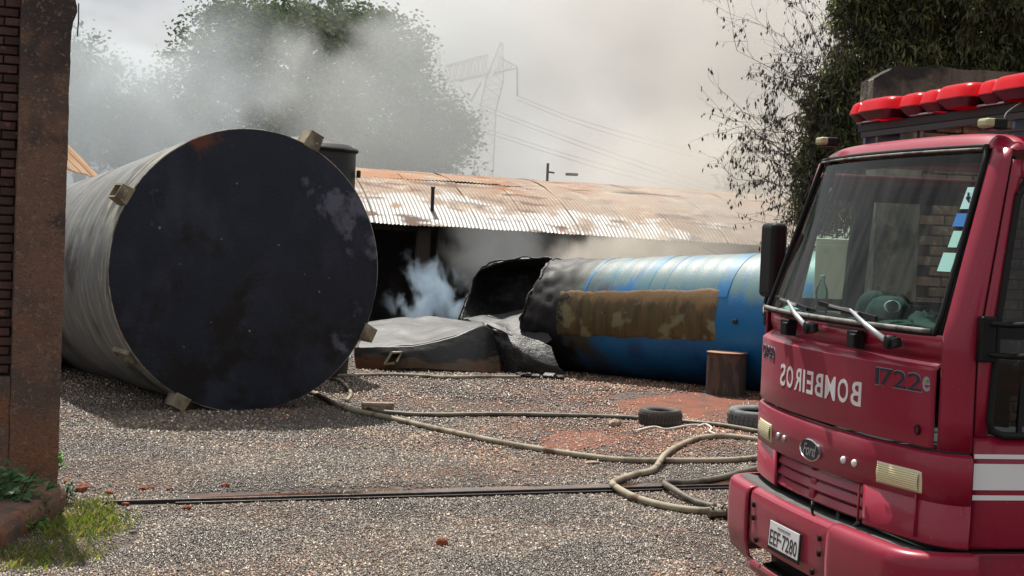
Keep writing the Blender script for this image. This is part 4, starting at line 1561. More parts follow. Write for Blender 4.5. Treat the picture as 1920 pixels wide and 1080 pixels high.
# ================================================================== trees
def tree(name, label, base, trunk_r, fork_z, blobs, n_leaf, leaf, tints, seed, mleaf, droop=0.0, ragged=.25, twig=None, clump=9, cl_r=.35, aspect=.4, group=None, cover=.55):
    """trunk, limbs to each blob of the crown, and leaves in small clumps spread near the blobs' surfaces"""
    r = random.Random(seed)
    rs = np.random.RandomState(seed)
    t = thing(name, label, 'tree', base, group=group)
    B = Vector(base)
    mb = MB(B)
    fork = B + Vector((0, 0, fork_z))
    mb.tube([B - Vector((0, 0, .1)), B + Vector((.05, .05, fork_z * .5)), fork], [trunk_r * 1.25, trunk_r, trunk_r * .85], 10)
    mb.build('trunk', M['bark'], t, True)
    lm = MB(B)
    tot = sum(b[3] * b[4] * b[5] for b in blobs) ** 1
    cl = []
    wts = np.array([(b[3] * b[4] + b[4] * b[5] + b[3] * b[5]) for b in blobs], float)
    wts /= wts.sum()
    ncl = n_leaf // clump
    for bi, b in enumerate(blobs):
        c = Vector(b[:3])
        m_ = fork.lerp(c, .5) + Vector((r.uniform(-.3, .3), r.uniform(-.3, .3), .3))
        lm.tube(spline([fork - Vector((0, 0, .2)), m_, c], 5), [trunk_r * .55 * (1 - .08 * k) for k in range(11)], 7)
        for q in range(7):
            d = Vector((r.gauss(0, 1), r.gauss(0, 1), r.gauss(.2, 1))).normalized()
            e_ = c + Vector((d.x * b[3], d.y * b[4], d.z * b[5])) * .95
            lm.tube(spline([c, c.lerp(e_, .5) + Vector((r.uniform(-.2, .2), 0, .15)), e_], 4), [trunk_r * .2 * (1 - .1 * k) for k in range(9)], 5)
        k = max(1, int(ncl * wts[bi]))
        dirs = rs.randn(k, 3)
        dirs /= np.linalg.norm(dirs, axis=1, keepdims=True)
        rad = rs.uniform(0, 1, k) ** .38
        # ragged outline
        rg = np.array([1 + ragged * (noise.noise(Vector(dd) * 2.3 + Vector((bi * 3, 0, 0))) + .5 * noise.noise(Vector(dd) * 6)) for dd in dirs])
        P = dirs * (rad * rg)[:, None] * np.array([b[3], b[4], b[5]]) + np.array(b[:3])
        # gaps: drop clumps where a noise field is low
        g_ = np.array([noise.noise(Vector(p) / (max(b[3], b[5]) * .33)) for p in P])
        P = P[g_ > -(cover - .35)]
        cl.append(P)
    lm.build('limbs', M['bark'], t, True)
    Cc = np.concatenate(cl)
    n = len(Cc) * clump
    P = np.repeat(Cc, clump, 0) + rs.normal(0, cl_r, (n, 3)) * np.array([1, 1, .8])
    a = rs.uniform(0, 6.283, n)
    el = rs.uniform(-.9, .7, n) - droop
    D = np.stack([np.cos(a) * np.cos(el), np.sin(a) * np.cos(el), np.sin(el)], 1)
    rv = rs.randn(n, 3)
    Sd = np.cross(D, rv)
    Sd /= np.linalg.norm(Sd, axis=1, keepdims=True) + 1e-9
    ll = leaf * rs.uniform(.6, 1.3, (n, 1))
    V = np.zeros((n, 4, 3))
    V[:, 0] = P
    V[:, 1] = P + D * ll * .5 + Sd * ll * aspect * .5
    V[:, 2] = P + D * ll
    V[:, 3] = P + D * ll * .5 - Sd * ll * aspect * .5
    V -= np.array(B)
    me = bpy.data.meshes.new('crown')
    me.vertices.add(n * 4)
    me.vertices.foreach_set('co', V.reshape(-1))
    me.loops.add(n * 4)
    me.loops.foreach_set('vertex_index', np.arange(n * 4))
    me.polygons.add(n)
    me.polygons.foreach_set('loop_start', np.arange(0, n * 4, 4))
    me.update(calc_edges=True)
    cols = np.array(tints)
    ci = rs.randint(0, len(cols), len(Cc))
    c = np.repeat(cols[ci] * rs.uniform(.7, 1.3, (len(Cc), 1)), clump, 0) * rs.uniform(.8, 1.2, (n, 1))
    col = np.ones((n, 4, 4)); col[:, :, :3] = c[:, None, :]
    at_ = me.color_attributes.new('tint', 'FLOAT_COLOR', 'POINT')
    at_.data.foreach_set('color', col.reshape(-1))
    o = link('crown', me, t, mleaf)
    o['kind'] = 'stuff'
    return t


def B3(x, y, Y, rx, rz, ry=None):
    p = at(x, y, Y)
    k = Y / F
    return (p.x, p.y, p.z, rx * k, (ry or rx) * k, rz * k)


TYY = 58
tb0 = at(560, 320, TYY)
tree('mango_tree', 'broad dense tree behind the sheds seen through drifting smoke', (tb0.x, tb0.y, 0), .5, 3.0,
     [B3(560, 120, TYY, 215, 112), B3(420, 120, TYY - 1, 125, 90), B3(700, 130, TYY, 130, 105), B3(790, 225, TYY, 95, 90), B3(320, 205, TYY - 1, 100, 80),
      B3(480, 45, TYY, 110, 50), B3(620, 40, TYY, 130, 42), B3(710, 75, TYY, 85, 50), B3(420, 30, TYY, 60, 32), B3(760, 120, TYY, 45, 35), B3(835, 265, TYY, 62, 60), B3(550, 250, TYY, 300, 110),
      B3(265, 225, TYY, 55, 55), B3(740, 300, TYY, 150, 60), B3(400, 290, TYY, 190, 70), B3(240, 280, TYY, 60, 60), B3(870, 240, TYY, 30, 30)],
     110000, .165, [(.05, .075, .03), (.035, .055, .025), (.075, .095, .04)], 11, M['leaf_far'], ragged=.42, clump=15, cl_r=.19, aspect=.55, cover=.64)
tb1 = at(150, 320, 62)
tree('small_tree', 'smaller pale tree in the smoke just right of the gate pillar', (tb1.x, tb1.y, 0), .25, 3.0,
     [B3(150, 110, 62, 45, 55), B3(120, 160, 62, 50, 60), B3(180, 180, 62, 50, 60), B3(215, 130, 62, 22, 30), B3(160, 250, 62, 90, 70)],
     9000, .22, [(.05, .075, .035), (.07, .09, .04)], 12, M['leaf_far'], ragged=.4, clump=9, cl_r=.28, aspect=.5, cover=.6)
tb2 = at(1400, 400, 75)
tree('distant_tree', 'pale smoke veiled tree far behind the right end of the roof', (tb2.x, tb2.y, 0), .3, 3.0,
     [B3(1410, 320, 75, 45, 35), B3(1440, 300, 75, 60, 60), B3(1390, 350, 75, 35, 30)],
     5000, .3, [(.05, .07, .035)], 13, M['leaf_far'], ragged=.35, clump=9, cl_r=.35, aspect=.5, cover=.6)
RY = 25
tb3 = at(1720, 420, RY + 1)
tree('gum_tree', 'tall dark drooping leaved tree rising behind the gate wall', (tb3.x, tb3.y, 0), .3, 2.4,
     [B3(1780, 60, RY + 1, 200, 150), B3(1680, 160, RY, 90, 110), B3(1640, 30, RY, 70, 60), B3(1900, 100, RY + 1, 130, 150), B3(1590, 260, RY, 55, 75), B3(1610, 180, RY, 55, 70),
      B3(1560, 340, RY, 42, 60), B3(1640, 330, RY, 110, 110), B3(1860, -60, RY, 180, 90), B3(1690, -40, RY, 130, 80), B3(1525, 215, RY, 22, 30), B3(1515, 310, RY, 26, 26), B3(1510, 385, RY, 22, 26), B3(1590, 20, RY, 45, 30), B3(1560, 170, RY, 40, 50), B3(1545, 260, RY, 40, 45), B3(1540, 400, RY, 40, 40), B3(1580, 240, RY, 60, 150), B3(1535, 330, RY, 45, 85)],
     130000, .125, [(.085, .1, .045), (.045, .055, .026), (.17, .17, .075), (.1, .095, .055)], 14, M['leaf'], droop=.8, ragged=.4, clump=11, cl_r=.085, aspect=.26, cover=.60)


# bare scorched twigs on the smoke side of that tree
def twigs():
    r = random.Random(21)
    t = thing('scorched_branches', 'bare scorched twigs with shrivelled leaves reaching out at the tree\'s smoky side', 'branches', (tb3.x, tb3.y, 1.0))
    mb = MB((tb3.x, tb3.y, 1.0))
    lf = MB((tb3.x, tb3.y, 1.0))

    def grow(p, d, l, rad, lev):
        pts = [p]
        n = 4
        for k in range(n):
            d = (d + Vector((r.gauss(0, .22), r.gauss(0, .2), r.gauss(.03, .2)))).normalized()
            p = p + d * l / n
            pts.append(p)
            if lev > 0 and r.random() < .85:
                dd = (d + Vector((r.gauss(0, .55), r.gauss(0, .5), r.gauss(0, .55)))).normalized()
                grow(p, dd, l * r.uniform(.5, .75), rad * .6, lev - 1)
            if lev == 0 or (lev == 1 and r.random() < .5):
                if r.random() < .42:
                    for _ in range(r.randint(1, 3)):
                        a = r.uniform(0, 6.28)
                        dn = Vector((math.cos(a) * .4, math.sin(a) * .4, -1)).normalized()
                        s = Vector((math.sin(a), math.cos(a), 0)) * r.uniform(.008, .018)
                        L_ = r.uniform(.04, .12)
                        b_ = p + Vector((r.uniform(-.03, .03),) * 3)
                        lf.add([b_, b_ + dn * L_ * .5 + s, b_ + dn * L_, b_ + dn * L_ * .5 - s], [(0, 1, 2, 3)])
        mb.tube(pts, [rad * (1 - .16 * k) for k in range(n + 1)], 4, cap=False)
    starts = [((1640, 420), (1470, 330)), ((1640, 380), (1455, 300)), ((1630, 330), (1460, 230)), ((1640, 300), (1480, 150)), ((1620, 260), (1500, 90)), ((1600, 420), (1455, 400)),
              ((1560, 400), (1450, 350)), ((1560, 300), (1480, 215)), ((1600, 200), (1530, 40)), ((1580, 440), (1480, 425)), ((1560, 150), (1490, 130)), ((1650, 60), (1560, 5)), ((1570, 360), (1440, 280))]
    for a, b in starts:
        for q in range(2):
            A, Bq = at(*a, RY + r.uniform(-.5, .5)), at(b[0] + r.uniform(-15, 15), b[1] + r.uniform(-25, 25), RY + r.uniform(-.6, .6))
            d = (Bq - A)
            grow(A, d.normalized(), d.length * .95, .012, 3)
    mb.build('twig', M['twig'], t, True)
    o = lf.build('dry_leaves', M['twig'], t)
    o['kind'] = 'stuff'
    t.children[0]['kind'] = 'stuff'


twigs()

# ================================================================== fire truck
TA_ = R(11.8)
LF = Vector((-math.sin(TA_), math.cos(TA_), 0))
FW = Vector((-math.cos(TA_), -math.sin(TA_), 0))
TO = Vector((1.70027, 8.10823, 0))
truck = thing('fire_truck', 'crimson fire truck cab seen from its front corner with red lamps on the roof', 'fire truck', TO, math.atan2(FW.y, FW.x))


def fb(v): return .14 * (1 - min(abs(v) / 1.12, 1.3) ** 2.2)


def ws(v, t):
    vm = 1.06 + (.965 - 1.06) * t
    ex = .016 + (-.24 - .016) * t
    return ex + .125 * (1 - min(abs(v) / vm, 1.2) ** 2.2) * (1 - .25 * t)


def seam_x(z): return -.105 if z < 1.62 else -.105 - .17 * (z - 1.62) / .86
def side_v(z): return 1.165 if z < 1.62 else 1.165 - .09 * (z - 1.62) / .86


def corner(z, t, vs0=1.07, sgn=1, off=0.0):
    """front edge to door seam round the cab corner"""
    k = min(1, max(0, (z - 1.66) / .87))
    if z <= 1.66:
        P0 = Vector((fb(vs0), vs0)); P1 = Vector((fb(vs0) - .02, 1.163)); P2 = Vector((seam_x(z), side_v(z)))
    else:
        vm = 1.06 + (.965 - 1.06) * k + .012
        P0 = Vector((ws(vm - .012, k) - .004, vm)); P2 = Vector((seam_x(z), side_v(z))); P1 = Vector((P0.x * .85 + P2.x * .15, P2.y - .004))
    q = P0 * (1 - t) ** 2 + P1 * 2 * t * (1 - t) + P2 * t * t
    tn = (P1 - P0) * (1 - t) + (P2 - P1) * t
    nrm = Vector((tn.y, -tn.x)).normalized()
    if nrm.x < 0 and nrm.y < 0: nrm = -nrm
    q = q + nrm * off
    return Vector((q.x, sgn * q.y, z))


def fgrid(name, v0, v1, zs, m, nu=40, off=0.0, parent=truck, thick=.012, edge=True, label=None, fn=fb):
    """front panel following the bowed nose; zs is a list of (z, extra offset)"""
    def g(u, w_):
        k = w_ * (len(zs) - 1)
        i = min(int(k), len(zs) - 2)
        f = k - i
        z = zs[i][0] * (1 - f) + zs[i + 1][0] * f
        e = zs[i][1] * (1 - f) + zs[i + 1][1] * f
        if edge and u in (0, 1): e -= .012
        if edge:
            kk = round(u * nu)
            u = .006 if kk == 1 else (.994 if kk == nu - 1 else u)
        v = v0 + (v1 - v0) * u
        return (fn(v) + off + e, v, z)
    o = MB().grid(g, nu, (len(zs) - 1)).build(name, m, parent, True, solid=thick, auto=22)
    # the solid must grow inwards whatever way the normals point
    if label: o['label'] = label
    return o


zs_h = [(1.163, 0), (1.168, .02), (1.18, .024), (1.3, .024), (1.42, .024), (1.512, .024), (1.519, .019), (1.557, -.036), (1.56, -.045)]
hood = fgrid('access_panel', -1.063, 1.063, zs_h, M['paint'], 60)
fgrid('cowl_panel', -1.07, 1.07, [(1.545, -.04), (1.6, -.022), (1.665, -.02)], M['paint'], 50, edge=False)

# lower nose: full width strip with a rolled top lip, then blocks either side of the grille
def low_plan(u, off):
    v = u * 1.0
    if abs(u) <= 1:
        return Vector((fb(v) + off, v))
    t = min(abs(u) - 1, 1)
    s = 1 if u > 0 else -1
    P0, P1, P2 = Vector((fb(1.0), 1.0)), Vector((-.008, 1.168)), Vector((-.1, 1.168))
    q = P0 * (1 - t) ** 2 + P1 * 2 * t * (1 - t) + P2 * t * t
    tn = (P1 - P0) * (1 - t) + (P2 - P1) * t
    n = Vector((-tn.y, tn.x)).normalized()
    if n.x < 0 and n.y < 0 or n.y < -.01: n = -n
    if n.x < 0: n = -n
    q = q + n * off
    return Vector((q.x, q.y * s))


def low_grid(name, u0, u1, zs, m, nu):
    def g(u, w_):
        k = w_ * (len(zs) - 1)
        i = min(int(k), len(zs) - 2)
        f = k - i
        z = zs[i][0] * (1 - f) + zs[i + 1][0] * f
        e = zs[i][1] * (1 - f) + zs[i + 1][1] * f
        p = low_plan(u0 + (u1 - u0) * u, e)
        return (p.x, p.y, z)
    return MB().grid(g, nu, len(zs) - 1).build(name, m, truck, True, solid=.012, auto=30)


low_grid('nose_panel', -2, 2, [(.93, .028), (1.05, .03), (1.125, .03), (1.14, .024), (1.15, .01), (1.153, -.01)], M['paint'], 90)
low_grid('nose_panel', .59, 2, [(.735, .012), (.745, .024), (.93, .028)], M['paint'], 46)
low_grid('nose_panel', -2, -.515, [(.735, .012), (.745, .024), (.93, .028)], M['paint'], 46)
# raised edges beside the headlight, like the panel's pressing
MB().tube([(fb(1.0) + .034, 1.0, z) for z in (.76, .95)], .006, 6).build('panel_ridge', M['paint'], truck, True)
MB().tube([(fb(.56) + .029, .56, z) for z in (.75, .925)], .006, 6).build('panel_ridge', M['paint'], truck, True)
# grille slats
for k in range(3):
    z0 = .752 + k * .058
    fgrid('grille_slat', -.51, .585, [(z0, .006), (z0 + .01, .014), (z0 + .045, -.002), (z0 + .056, -.03)], M['paint'], 30, edge=False, thick=.01)
fgrid('grille_shadow_box', -.55, .57, [(.7, -.09), (.95, -.09)], M['plastic'], 10, edge=False)
fgrid('grille_bar', -.02, .05, [(.76, .012), (.92, .0)], M['paint'], 4, edge=False)
# inner black volume under the nose
MB().box((-.15, 0, .66), (.3, 2.1, .2)).build('front_crossmember', M['plastic'], truck)
for (a, b) in (((.1, .25, .75), (.05, .35, .62)), ((.1, .5, .74), (.06, .42, .62)), ((.12, 0, .75), (.1, .06, .66))):
    MB().tube(spline([a, ((a[0] + b[0]) / 2 + .04, (a[1] + b[1]) / 2, (a[2] + b[2]) / 2), b], 4), .012, 6).build('hydraulic_hose', M['plastic_grey'], truck, True)

# cab corners
for sgn in (1, -1):
    zz = [1.163, 1.3, 1.45, 1.6, 1.66, 1.75, 1.9, 2.05, 2.2, 2.35, 2.45, 2.51]
    o = MB().grid(lambda u, w_: corner(zz[min(int(w_ * 11 + .001), 11)], u, 1.078, sgn, .004), 12, 11).build('cab_corner', M['paint'], truck, True, solid=.012, auto=40)
    MB().grid(lambda u, w_: corner(1.153 + 1.28 * w_, 1, 1.078, sgn, -.014) - Vector((.002 + .013 * u, 0, 0)), 1, 30).build('door_gap', M['plastic'], truck)
    MB().grid(lambda u, w_: (seam_x(1) + .002 - .02 * u, sgn * 1.148, .735 + .42 * w_), 1, 3).build('door_gap', M['plastic'], truck)

# roof
NS = 14


def roof_pt(u, w_):
    v = -1.078 + 2.156 * u
    k = min(1, abs(v) / .965)
    xf = ws(max(-.965, min(.965, v)), 1) + .004 - max(0, abs(v) - .965) * .5
    s = w_ ** 1.6 * 1.75
    front = 1 - (1 - min(1, s / .11)) ** 2.2
    sidef = (1 - min(1, abs(v) / 1.0785) ** 7) ** .45
    z = 2.505 + .012 + .078 * front * sidef + .03 * (1 - min(1, s / .9)) * 0
    z -= .014 * (1 - sidef)
    return (xf - s, v, z)


MB().grid(roof_pt, 70, 30).build('roof', M['paint'], truck, True, solid=.01, auto=60)
# back of the cab with a window
xb = -1.98
bw = MB()
for (y, z, a, b) in ((0, 1.25, 2.3, 1.1), (0, 2.43, 2.16, .14), (-.85, 2.08, .6, .6), (.85, 2.08, .6, .6)):
    bw.box((xb, y, z), (.04, a, b))
bw.build('cab_back', M['paint'], truck)
MB().box((xb, 0, 2.08), (.008, 1.1, .56)).build('rear_window', M['glass_side'], truck)
MB().box((-.95, 0, .98), (1.9, 2.2, .06)).build('cab_floor', M['interior'], truck)

# doors (both sides)
for sgn in (1, -1):
    door = bpy.data.objects.new('door', None)
    COL.objects.link(door)
    door.parent = truck

    def D(x, z, o=0.003):
        return Vector((x, sgn * (side_v(z) + o), z))

    def wx(z):  # window front edge
        return -.178 if z < 1.25 else (-.178 - .03 * (z - 1.25) / .5 if z < 1.75 else -.208 - .11 * (z - 1.75) / .63)
    XR, WR_ = -1.32, -1.18
    zz = [.737, .75, .95, 1.1, 1.235]
    MB().grid(lambda u, w_: D(seam_x(1) - .011 + (XR - seam_x(1)) * u, zz[min(int(w_ * 4 + .001), 4)], .003 if 0 < w_ < 1 else -.004), 8, 4).build('door_skin', M['paint'], door, True, solid=.012, auto=30)
    zl = [1.235, 1.4, 1.6, 1.75, 1.95, 2.15, 2.38, 2.46]
    MB().grid(lambda u, w_: D((seam_x(zl[min(int(w_ * 7 + .001), 7)]) - .011) * (1 - u) + wx(zl[min(int(w_ * 7 + .001), 7)]) * u, zl[min(int(w_ * 7 + .001), 7)]), 2, 7).build('door_skin', M['paint'], door, True, solid=.012)
    MB().grid(lambda u, w_: D(wx(2.38) + (XR - wx(2.38)) * u, 2.38 + .08 * w_), 4, 1).build('door_skin', M['paint'], door, True, solid=.012)
    MB().grid(lambda u, w_: D(WR_ + (XR - WR_) * u, 1.235 + 1.145 * w_), 1, 8).build('door_skin', M['paint'], door, True, solid=.012)
    # rubber frame, sash bar and glass
    fr = spline([D(wx(1.29), 1.29, .004), D(wx(1.25) - .05, 1.245, .004)], 2)
    loop = [D(wx(2.3), 2.3, .004), D(wx(2.0), 2.0, .004), D(wx(1.75), 1.75, .004), D(wx(1.5), 1.5, .004), D(wx(1.31), 1.31, .004), D(wx(1.25) - .018, 1.262, .004), D(wx(1.25) - .07, 1.24, .004),
            D(-.6, 1.24, .004), D(WR_ + .03, 1.24, .004), D(WR_, 1.3, .004), D(WR_, 1.7, .004), D(WR_, 2.3, .004), D(WR_ + .04, 2.375, .004), D(-.7, 2.38, .004), D(wx(2.38) - .05, 2.38, .004), D(wx(2.3), 2.3, .004)]
    MB().tube(loop, .017, 8, cap=False).build('window_seal', M['seal'], door, True)
    MB().grid(lambda u, w_: D(wx(1.24 + 1.14 * w_) * (1 - u) + WR_ * u, 1.24 + 1.14 * w_, -.012), 2, 8).build('door_glass', M['glass_side'] if sgn > 0 else M['glass_clear'], door)
    MB().bar(D(-.2, 1.70, .0), D(WR_, 1.70, .0), .03, .07).build('sash_bar', M['plastic'], door)
    if sgn > 0:
        MB().bar(D(-.33, 1.24, -.004), D(-.38, 2.38, -.004), .02, .02).build('quarter_bar', M['seal'], door)
    else:
        MB().bar(D(-.50, 1.24, -.02), D(-.545, 2.38, -.02), .05, .11, up=(1, 0, 0)).build('quarter_bar', M['seal'], door)
    MB().bar(D(-.36, 2.335, -.02), D(WR_, 2.335, -.02), .03, .06).build('sash_bar', M['seal'], door)
    # stripes across the door
    for z0, z1 in ((1.138, 1.158), (1.0, 1.116), (.955, .977)):
        st = MB().grid(lambda u, w_: D(seam_x(1) - .013 + (XR + .02 - seam_x(1)) * u, z0 + (z1 - z0) * w_, .0055), 6, 1).build('stripe', M['white'], door)
    MB().box((-1.15, sgn * 1.18, 1.42), (.14, .03, .035)).build('door_handle', M['plastic'], door, bevel=.008)
    # inner trim
    MB().box((-.72, sgn * 1.11, 1.0), (1.1, .02, .46)).build('inner_trim', M['interior'], door)

# sill under the doors
for sgn in (1, -1):
    MB().box((-.72, sgn * 1.1, .6), (1.3, .05, .22)).build('cab_step', M['paint'], truck, bevel=.01)

# windscreen, seals
MB().grid(lambda u, w_: (ws((-1 + 2 * u) * (1.06 - .095 * w_) * .988, w_) - .006, (-1 + 2 * u) * (1.06 - .095 * w_) * .988, 1.672 + .85 * w_), 50, 12).build('windscreen', M['glass_ws'], truck, True)


def seal_path(ins, dz):
    pts = []
    for k in range(25):
        u = -1 + 2 * k / 24
        v = u * (1.06 * .975 - ins)
        pts.append((ws(v, 0) + .008, v, 1.672 + dz))
    for k in range(1, 10):
        t = k / 10
        v = (1.06 - .095 * t) * .982 - ins
        pts.append((ws(v, t) + .004, v, 1.672 + .85 * t))
    for k in range(25):
        u = 1 - 2 * k / 24
        v = u * (.965 * .97 - ins)
        pts.append((ws(v, 1) + .004, v, 2.522 - dz))
    for k in range(9, 0, -1):
        t = k / 10
        v = (1.06 - .095 * t) * .982 - ins
        pts.append((ws(v, t) + .004, -v, 1.672 + .85 * t))
    pts.append(pts[0])
    return pts


MB().tube(seal_path(0, 0), .013, 8, cap=False).build('windscreen_seal', M['seal'], truck, True)
pts = seal_path(.012, .012)
MB().tube([(p[0] + .013, p[1], p[2]) for p in pts[:25]], .011, 8).build('seal_strip', M['seal_light'], truck, True)
MB().tube([(p[0] + .013, p[1], p[2]) for p in pts[34:59]], .006, 8).build('seal_strip', M['seal_light'], truck, True)
# dark inner trim round the opening: header and pillars
MB().grid(lambda u, w_: (ws((-1 + 2 * u) * .95, 1) - .03 - .1 * w_, (-1 + 2 * u) * .95, 2.5 - .02 * w_), 30, 2).build('header_trim', M['interior'], truck, True, solid=.02)
for sgn in (1, -1):
    MB().tube([(ws(1.05 - .095 * t, t) - .045, sgn * (.985 - .09 * t), 1.66 + .86 * t) for t in (0, .25, .5, .75, 1)], .025, 8).build('pillar_trim', M['interior'], truck, True)


# lettering and badges on the nose -------------------------------------------------
def nose_text(name, body, v0, v1, z0, z1, m, off, mirror=False, bold=.01, parent=truck, flip=False):
    vs, fs = text_geo(body, bold, mirror)
    # u runs from the far side (negative v) to the near side: image left to right
    P = []
    for (x, y) in vs:
        v = v0 + (v1 - v0) * x
        P.append((fb(v) + off, v, z0 + (z1 - z0) * y))
    mb = MB()
    mb.add(P, fs)
    o = mb.build(name, m, parent, solid=.0015)
    return o


for ch, in (('x',),):
    pass
# mirrored word, one letter each
word = 'BOMBEIROS'
lw = {'B': 1.0, 'O': 1.1, 'M': 1.2, 'E': .86, 'I': .26, 'R': 1.0, 'S': .95}
tot = sum(lw[c] for c in word) + .28 * (len(word) - 1)
cur = .53
sc_ = 1.035 / tot
for c in word:
    w1 = cur - lw[c] * sc_
    nose_text('letter', c, w1, cur, 1.288, 1.404, M['letter'], .0262, True, .012)
    cur = w1 - .28 * sc_
# model number, dark with a pale edge
x = .65
for c, wd in (('1', .026), ('7', .092), ('2', .096), ('2', .096)):
    nose_text('badge_digit', c, x - .004, x + wd + .004, 1.406, 1.492, M['badge_edge'], .0258, False, .0)
    nose_text('badge_digit', c, x, x + wd, 1.41, 1.488, M['badge'], .0285, False, -.004)
    x += wd + .01
nose_text('badge_letter', 'e', .995, 1.045, 1.415, 1.482, M['badge_edge'], .0262, False, .02)
MB().box((fb(1.02) + .03, 1.02, 1.462), (.004, .026, .010)).build('badge_letter', M['green_mark'], truck)
nose_text('badge_letter', 'CARGO', -1.0, -.64, 1.405, 1.478, M['badge_edge'], .0255, False, .02)
nose_text('badge_letter', 'CARGO', -.995, -.645, 1.41, 1.473, M['badge'], .028, False, .0)
# lock
MB().lathe([(.024, 0), (.024, .006), (.017, .007), (.017, .0)], n=18, axis='X').build('lock', M['plastic'], truck, True, auto=40).location = (fb(.975) + .024, .975, 1.238)


def nose_M(v, z, off):
    sl_ = (fb(v + .01) - fb(v - .01)) / .02
    return Matrix.Translation((fb(v) + off, v, z)) @ Matrix.Rotation(-math.atan(sl_), 4, 'Z')


# oval emblem
vs = []
mb = MB()
for (k, xx) in ((1.0, 0), (1.0, .008), (.9, .011), (.88, .006)):
    for i in range(36):
        a = 2 * math.pi * i / 36
        vs.append((xx, .135 * k * math.cos(a), .056 * k * math.sin(a)))
fs = [(r_ * 36 + i, r_ * 36 + (i + 1) % 36, (r_ + 1) * 36 + (i + 1) % 36, (r_ + 1) * 36 + i) for r_ in range(3) for i in range(36)]
em = mb.add(vs, fs).build('emblem', M['chrome'], truck, True, auto=40)
em.matrix_local = nose_M(.03, 1.012, .03)
MB().lathe([(.001, .005), (1, .006)], n=36, axis='X').build('emblem_field', M['badge'], em)
fe = em.children[0]
for v in fe.data.vertices: v.co.y *= .118; v.co.z *= .048
tv, tf = text_geo('Ford', .012, False, .35)
o = MB().add([(.0085, -.085 + .17 * a, -.03 + .06 * b) for a, b in tv], tf).build('emblem_script', M['silver'], em, solid=.001)

# little round studs; white paint stands for the light on the near pair
for v, m_ in ((.405, 'lit'), (.51, 'lit'), (-.47, 'dull'), (-.36, 'dull')):
    o = MB().lathe([(.019, 0), (.019, .006), (.014, .012), (.006, .014)], n=16, axis='X').build('round_stud', M['white'] if m_ == 'lit' else M['silver'], truck, True, auto=50)
    o.matrix_local = nose_M(v, 1.016, .03)

# headlights
for (va, vb_) in ((.70, 1.03), (-.97, -.62)):
    def hg(u, w_, va=va, vb_=vb_):
        v = va + (vb_ - va) * u
        e = .006 * (1 - (2 * u - 1) ** 8) * (1 - (2 * w_ - 1) ** 8)
        return (fb(v) + .03 + e, v, .958 + .1 * w_)
    hl = MB().grid(hg, 24, 12).build('headlight', M['lens_edge'], truck, True, solid=.01)

    def hg2(u, w_, va=va, vb_=vb_):
        v = va + .016 + (vb_ - va - .032) * u
        e = .0075 + .0012 * math.sin(w_ * 50) + .006 * math.sin(w_ * math.pi)
        return (fb(v) + .03 + e, v, .969 + .078 * w_)
    MB().grid(hg2, 20, 60).build('lens', M['lens'], hl, True)

# wipers and mounting blocks
def wpt(v, z, o=.02):
    t = max(0, (z - 1.66) / .87)
    return Vector((max(ws(v, t), fb(v) - .02) + o, v, z))


for pv, el, b0, b1 in (((.775, 1.615), (.362, 1.74), (-.03, 1.752), (.59, 1.712)), ((-.04, 1.625), (-.47, 1.74), (-.80, 1.745), (-.175, 1.712))):
    A = wpt(*pv, .05)
    E_ = wpt(*el, .032)
    wp = MB().tube([A, A.lerp(E_, .5) + Vector((.012, 0, 0)), E_], [.016, .013, .007], 8).build('wiper', M['silver'], truck, True)
    MB().lathe([(.03, -.03), (.034, .0), (.03, .014), (.012, .018)], tuple(A), 16, 'X').build('wiper_pivot', M['plastic'], wp, True, auto=50)
    MB().bar(A + Vector((-.01, .012, -.01)), A + Vector((-.012, .085, .008)), .03, .045).build('pivot_arm', M['plastic'], wp, bevel=.006)
    MB().bar(wpt(*b0, .018), wpt(*b1, .018), .012, .022).build('wiper_blade', M['seal'], wp)
    MB().bar(wpt(b0[0] * .75 + b1[0] * .25, b0[1] * .75 + b1[1] * .25 + .006, .03), wpt(b0[0] * .25 + b1[0] * .75, b0[1] * .25 + b1[1] * .75 + .006, .03), .008, .01).build('blade_bridge', M['silver'], wp)
    MB().bar(E_, wpt((b0[0] + b1[0]) / 2, (b0[1] + b1[1]) / 2 + .01, .03), .009, .01).build('blade_arm', M['silver'], wp)
for v in (-.44, .43):
    o = MB().box((fb(v) + .012, v, 1.603), (.05, .11, .085)).box((fb(v) + .035, v + .03, 1.6), (.03, .055, .06)).build('grab_block', M['plastic'], truck, bevel=.006)


# bumper
def bplan(u):
    """u -2..2, returns the outer line of the bumper"""
    s = 1 if u > 0 else -1
    a = abs(u)
    if a <= 1:
        return Vector((.262 - .05 * a * a, u * 1.0))
    t = min(1, a - 1)
    P0, P1, P2 = Vector((.212, 1.0)), Vector((.19, 1.235)), Vector((-.13, 1.235))
    q = P0 * (1 - t) ** 2 + P1 * 2 * t * (1 - t) + P2 * t * t
    return Vector((q.x, q.y * s))


def bumper_part(name, u0, u1, prof, m, nu=30, thick=.01, label=None):
    def g(u, w_):
        uu = u0 + (u1 - u0) * u
        k = w_ * (len(prof) - 1)
        i = min(int(k), len(prof) - 2)
        f = k - i
        o_ = prof[i][0] * (1 - f) + prof[i + 1][0] * f
        z = prof[i][1] * (1 - f) + prof[i + 1][1] * f
        c = bplan(uu)
        c2 = bplan(uu + .01)
        tn = (c2 - c).normalized()
        n = Vector((tn.y, -tn.x))
        if n.dot(Vector((c.x + .2, c.y * .4))) < 0: n = -n
        q = c + n * o_
        if u in (0, 1): q = q - n * .004
        return (q.x, q.y, z)
    o = MB().grid(g, nu, (len(prof) - 1) * 2).build(name, m, truck, True, solid=thick, auto=35)
    return o


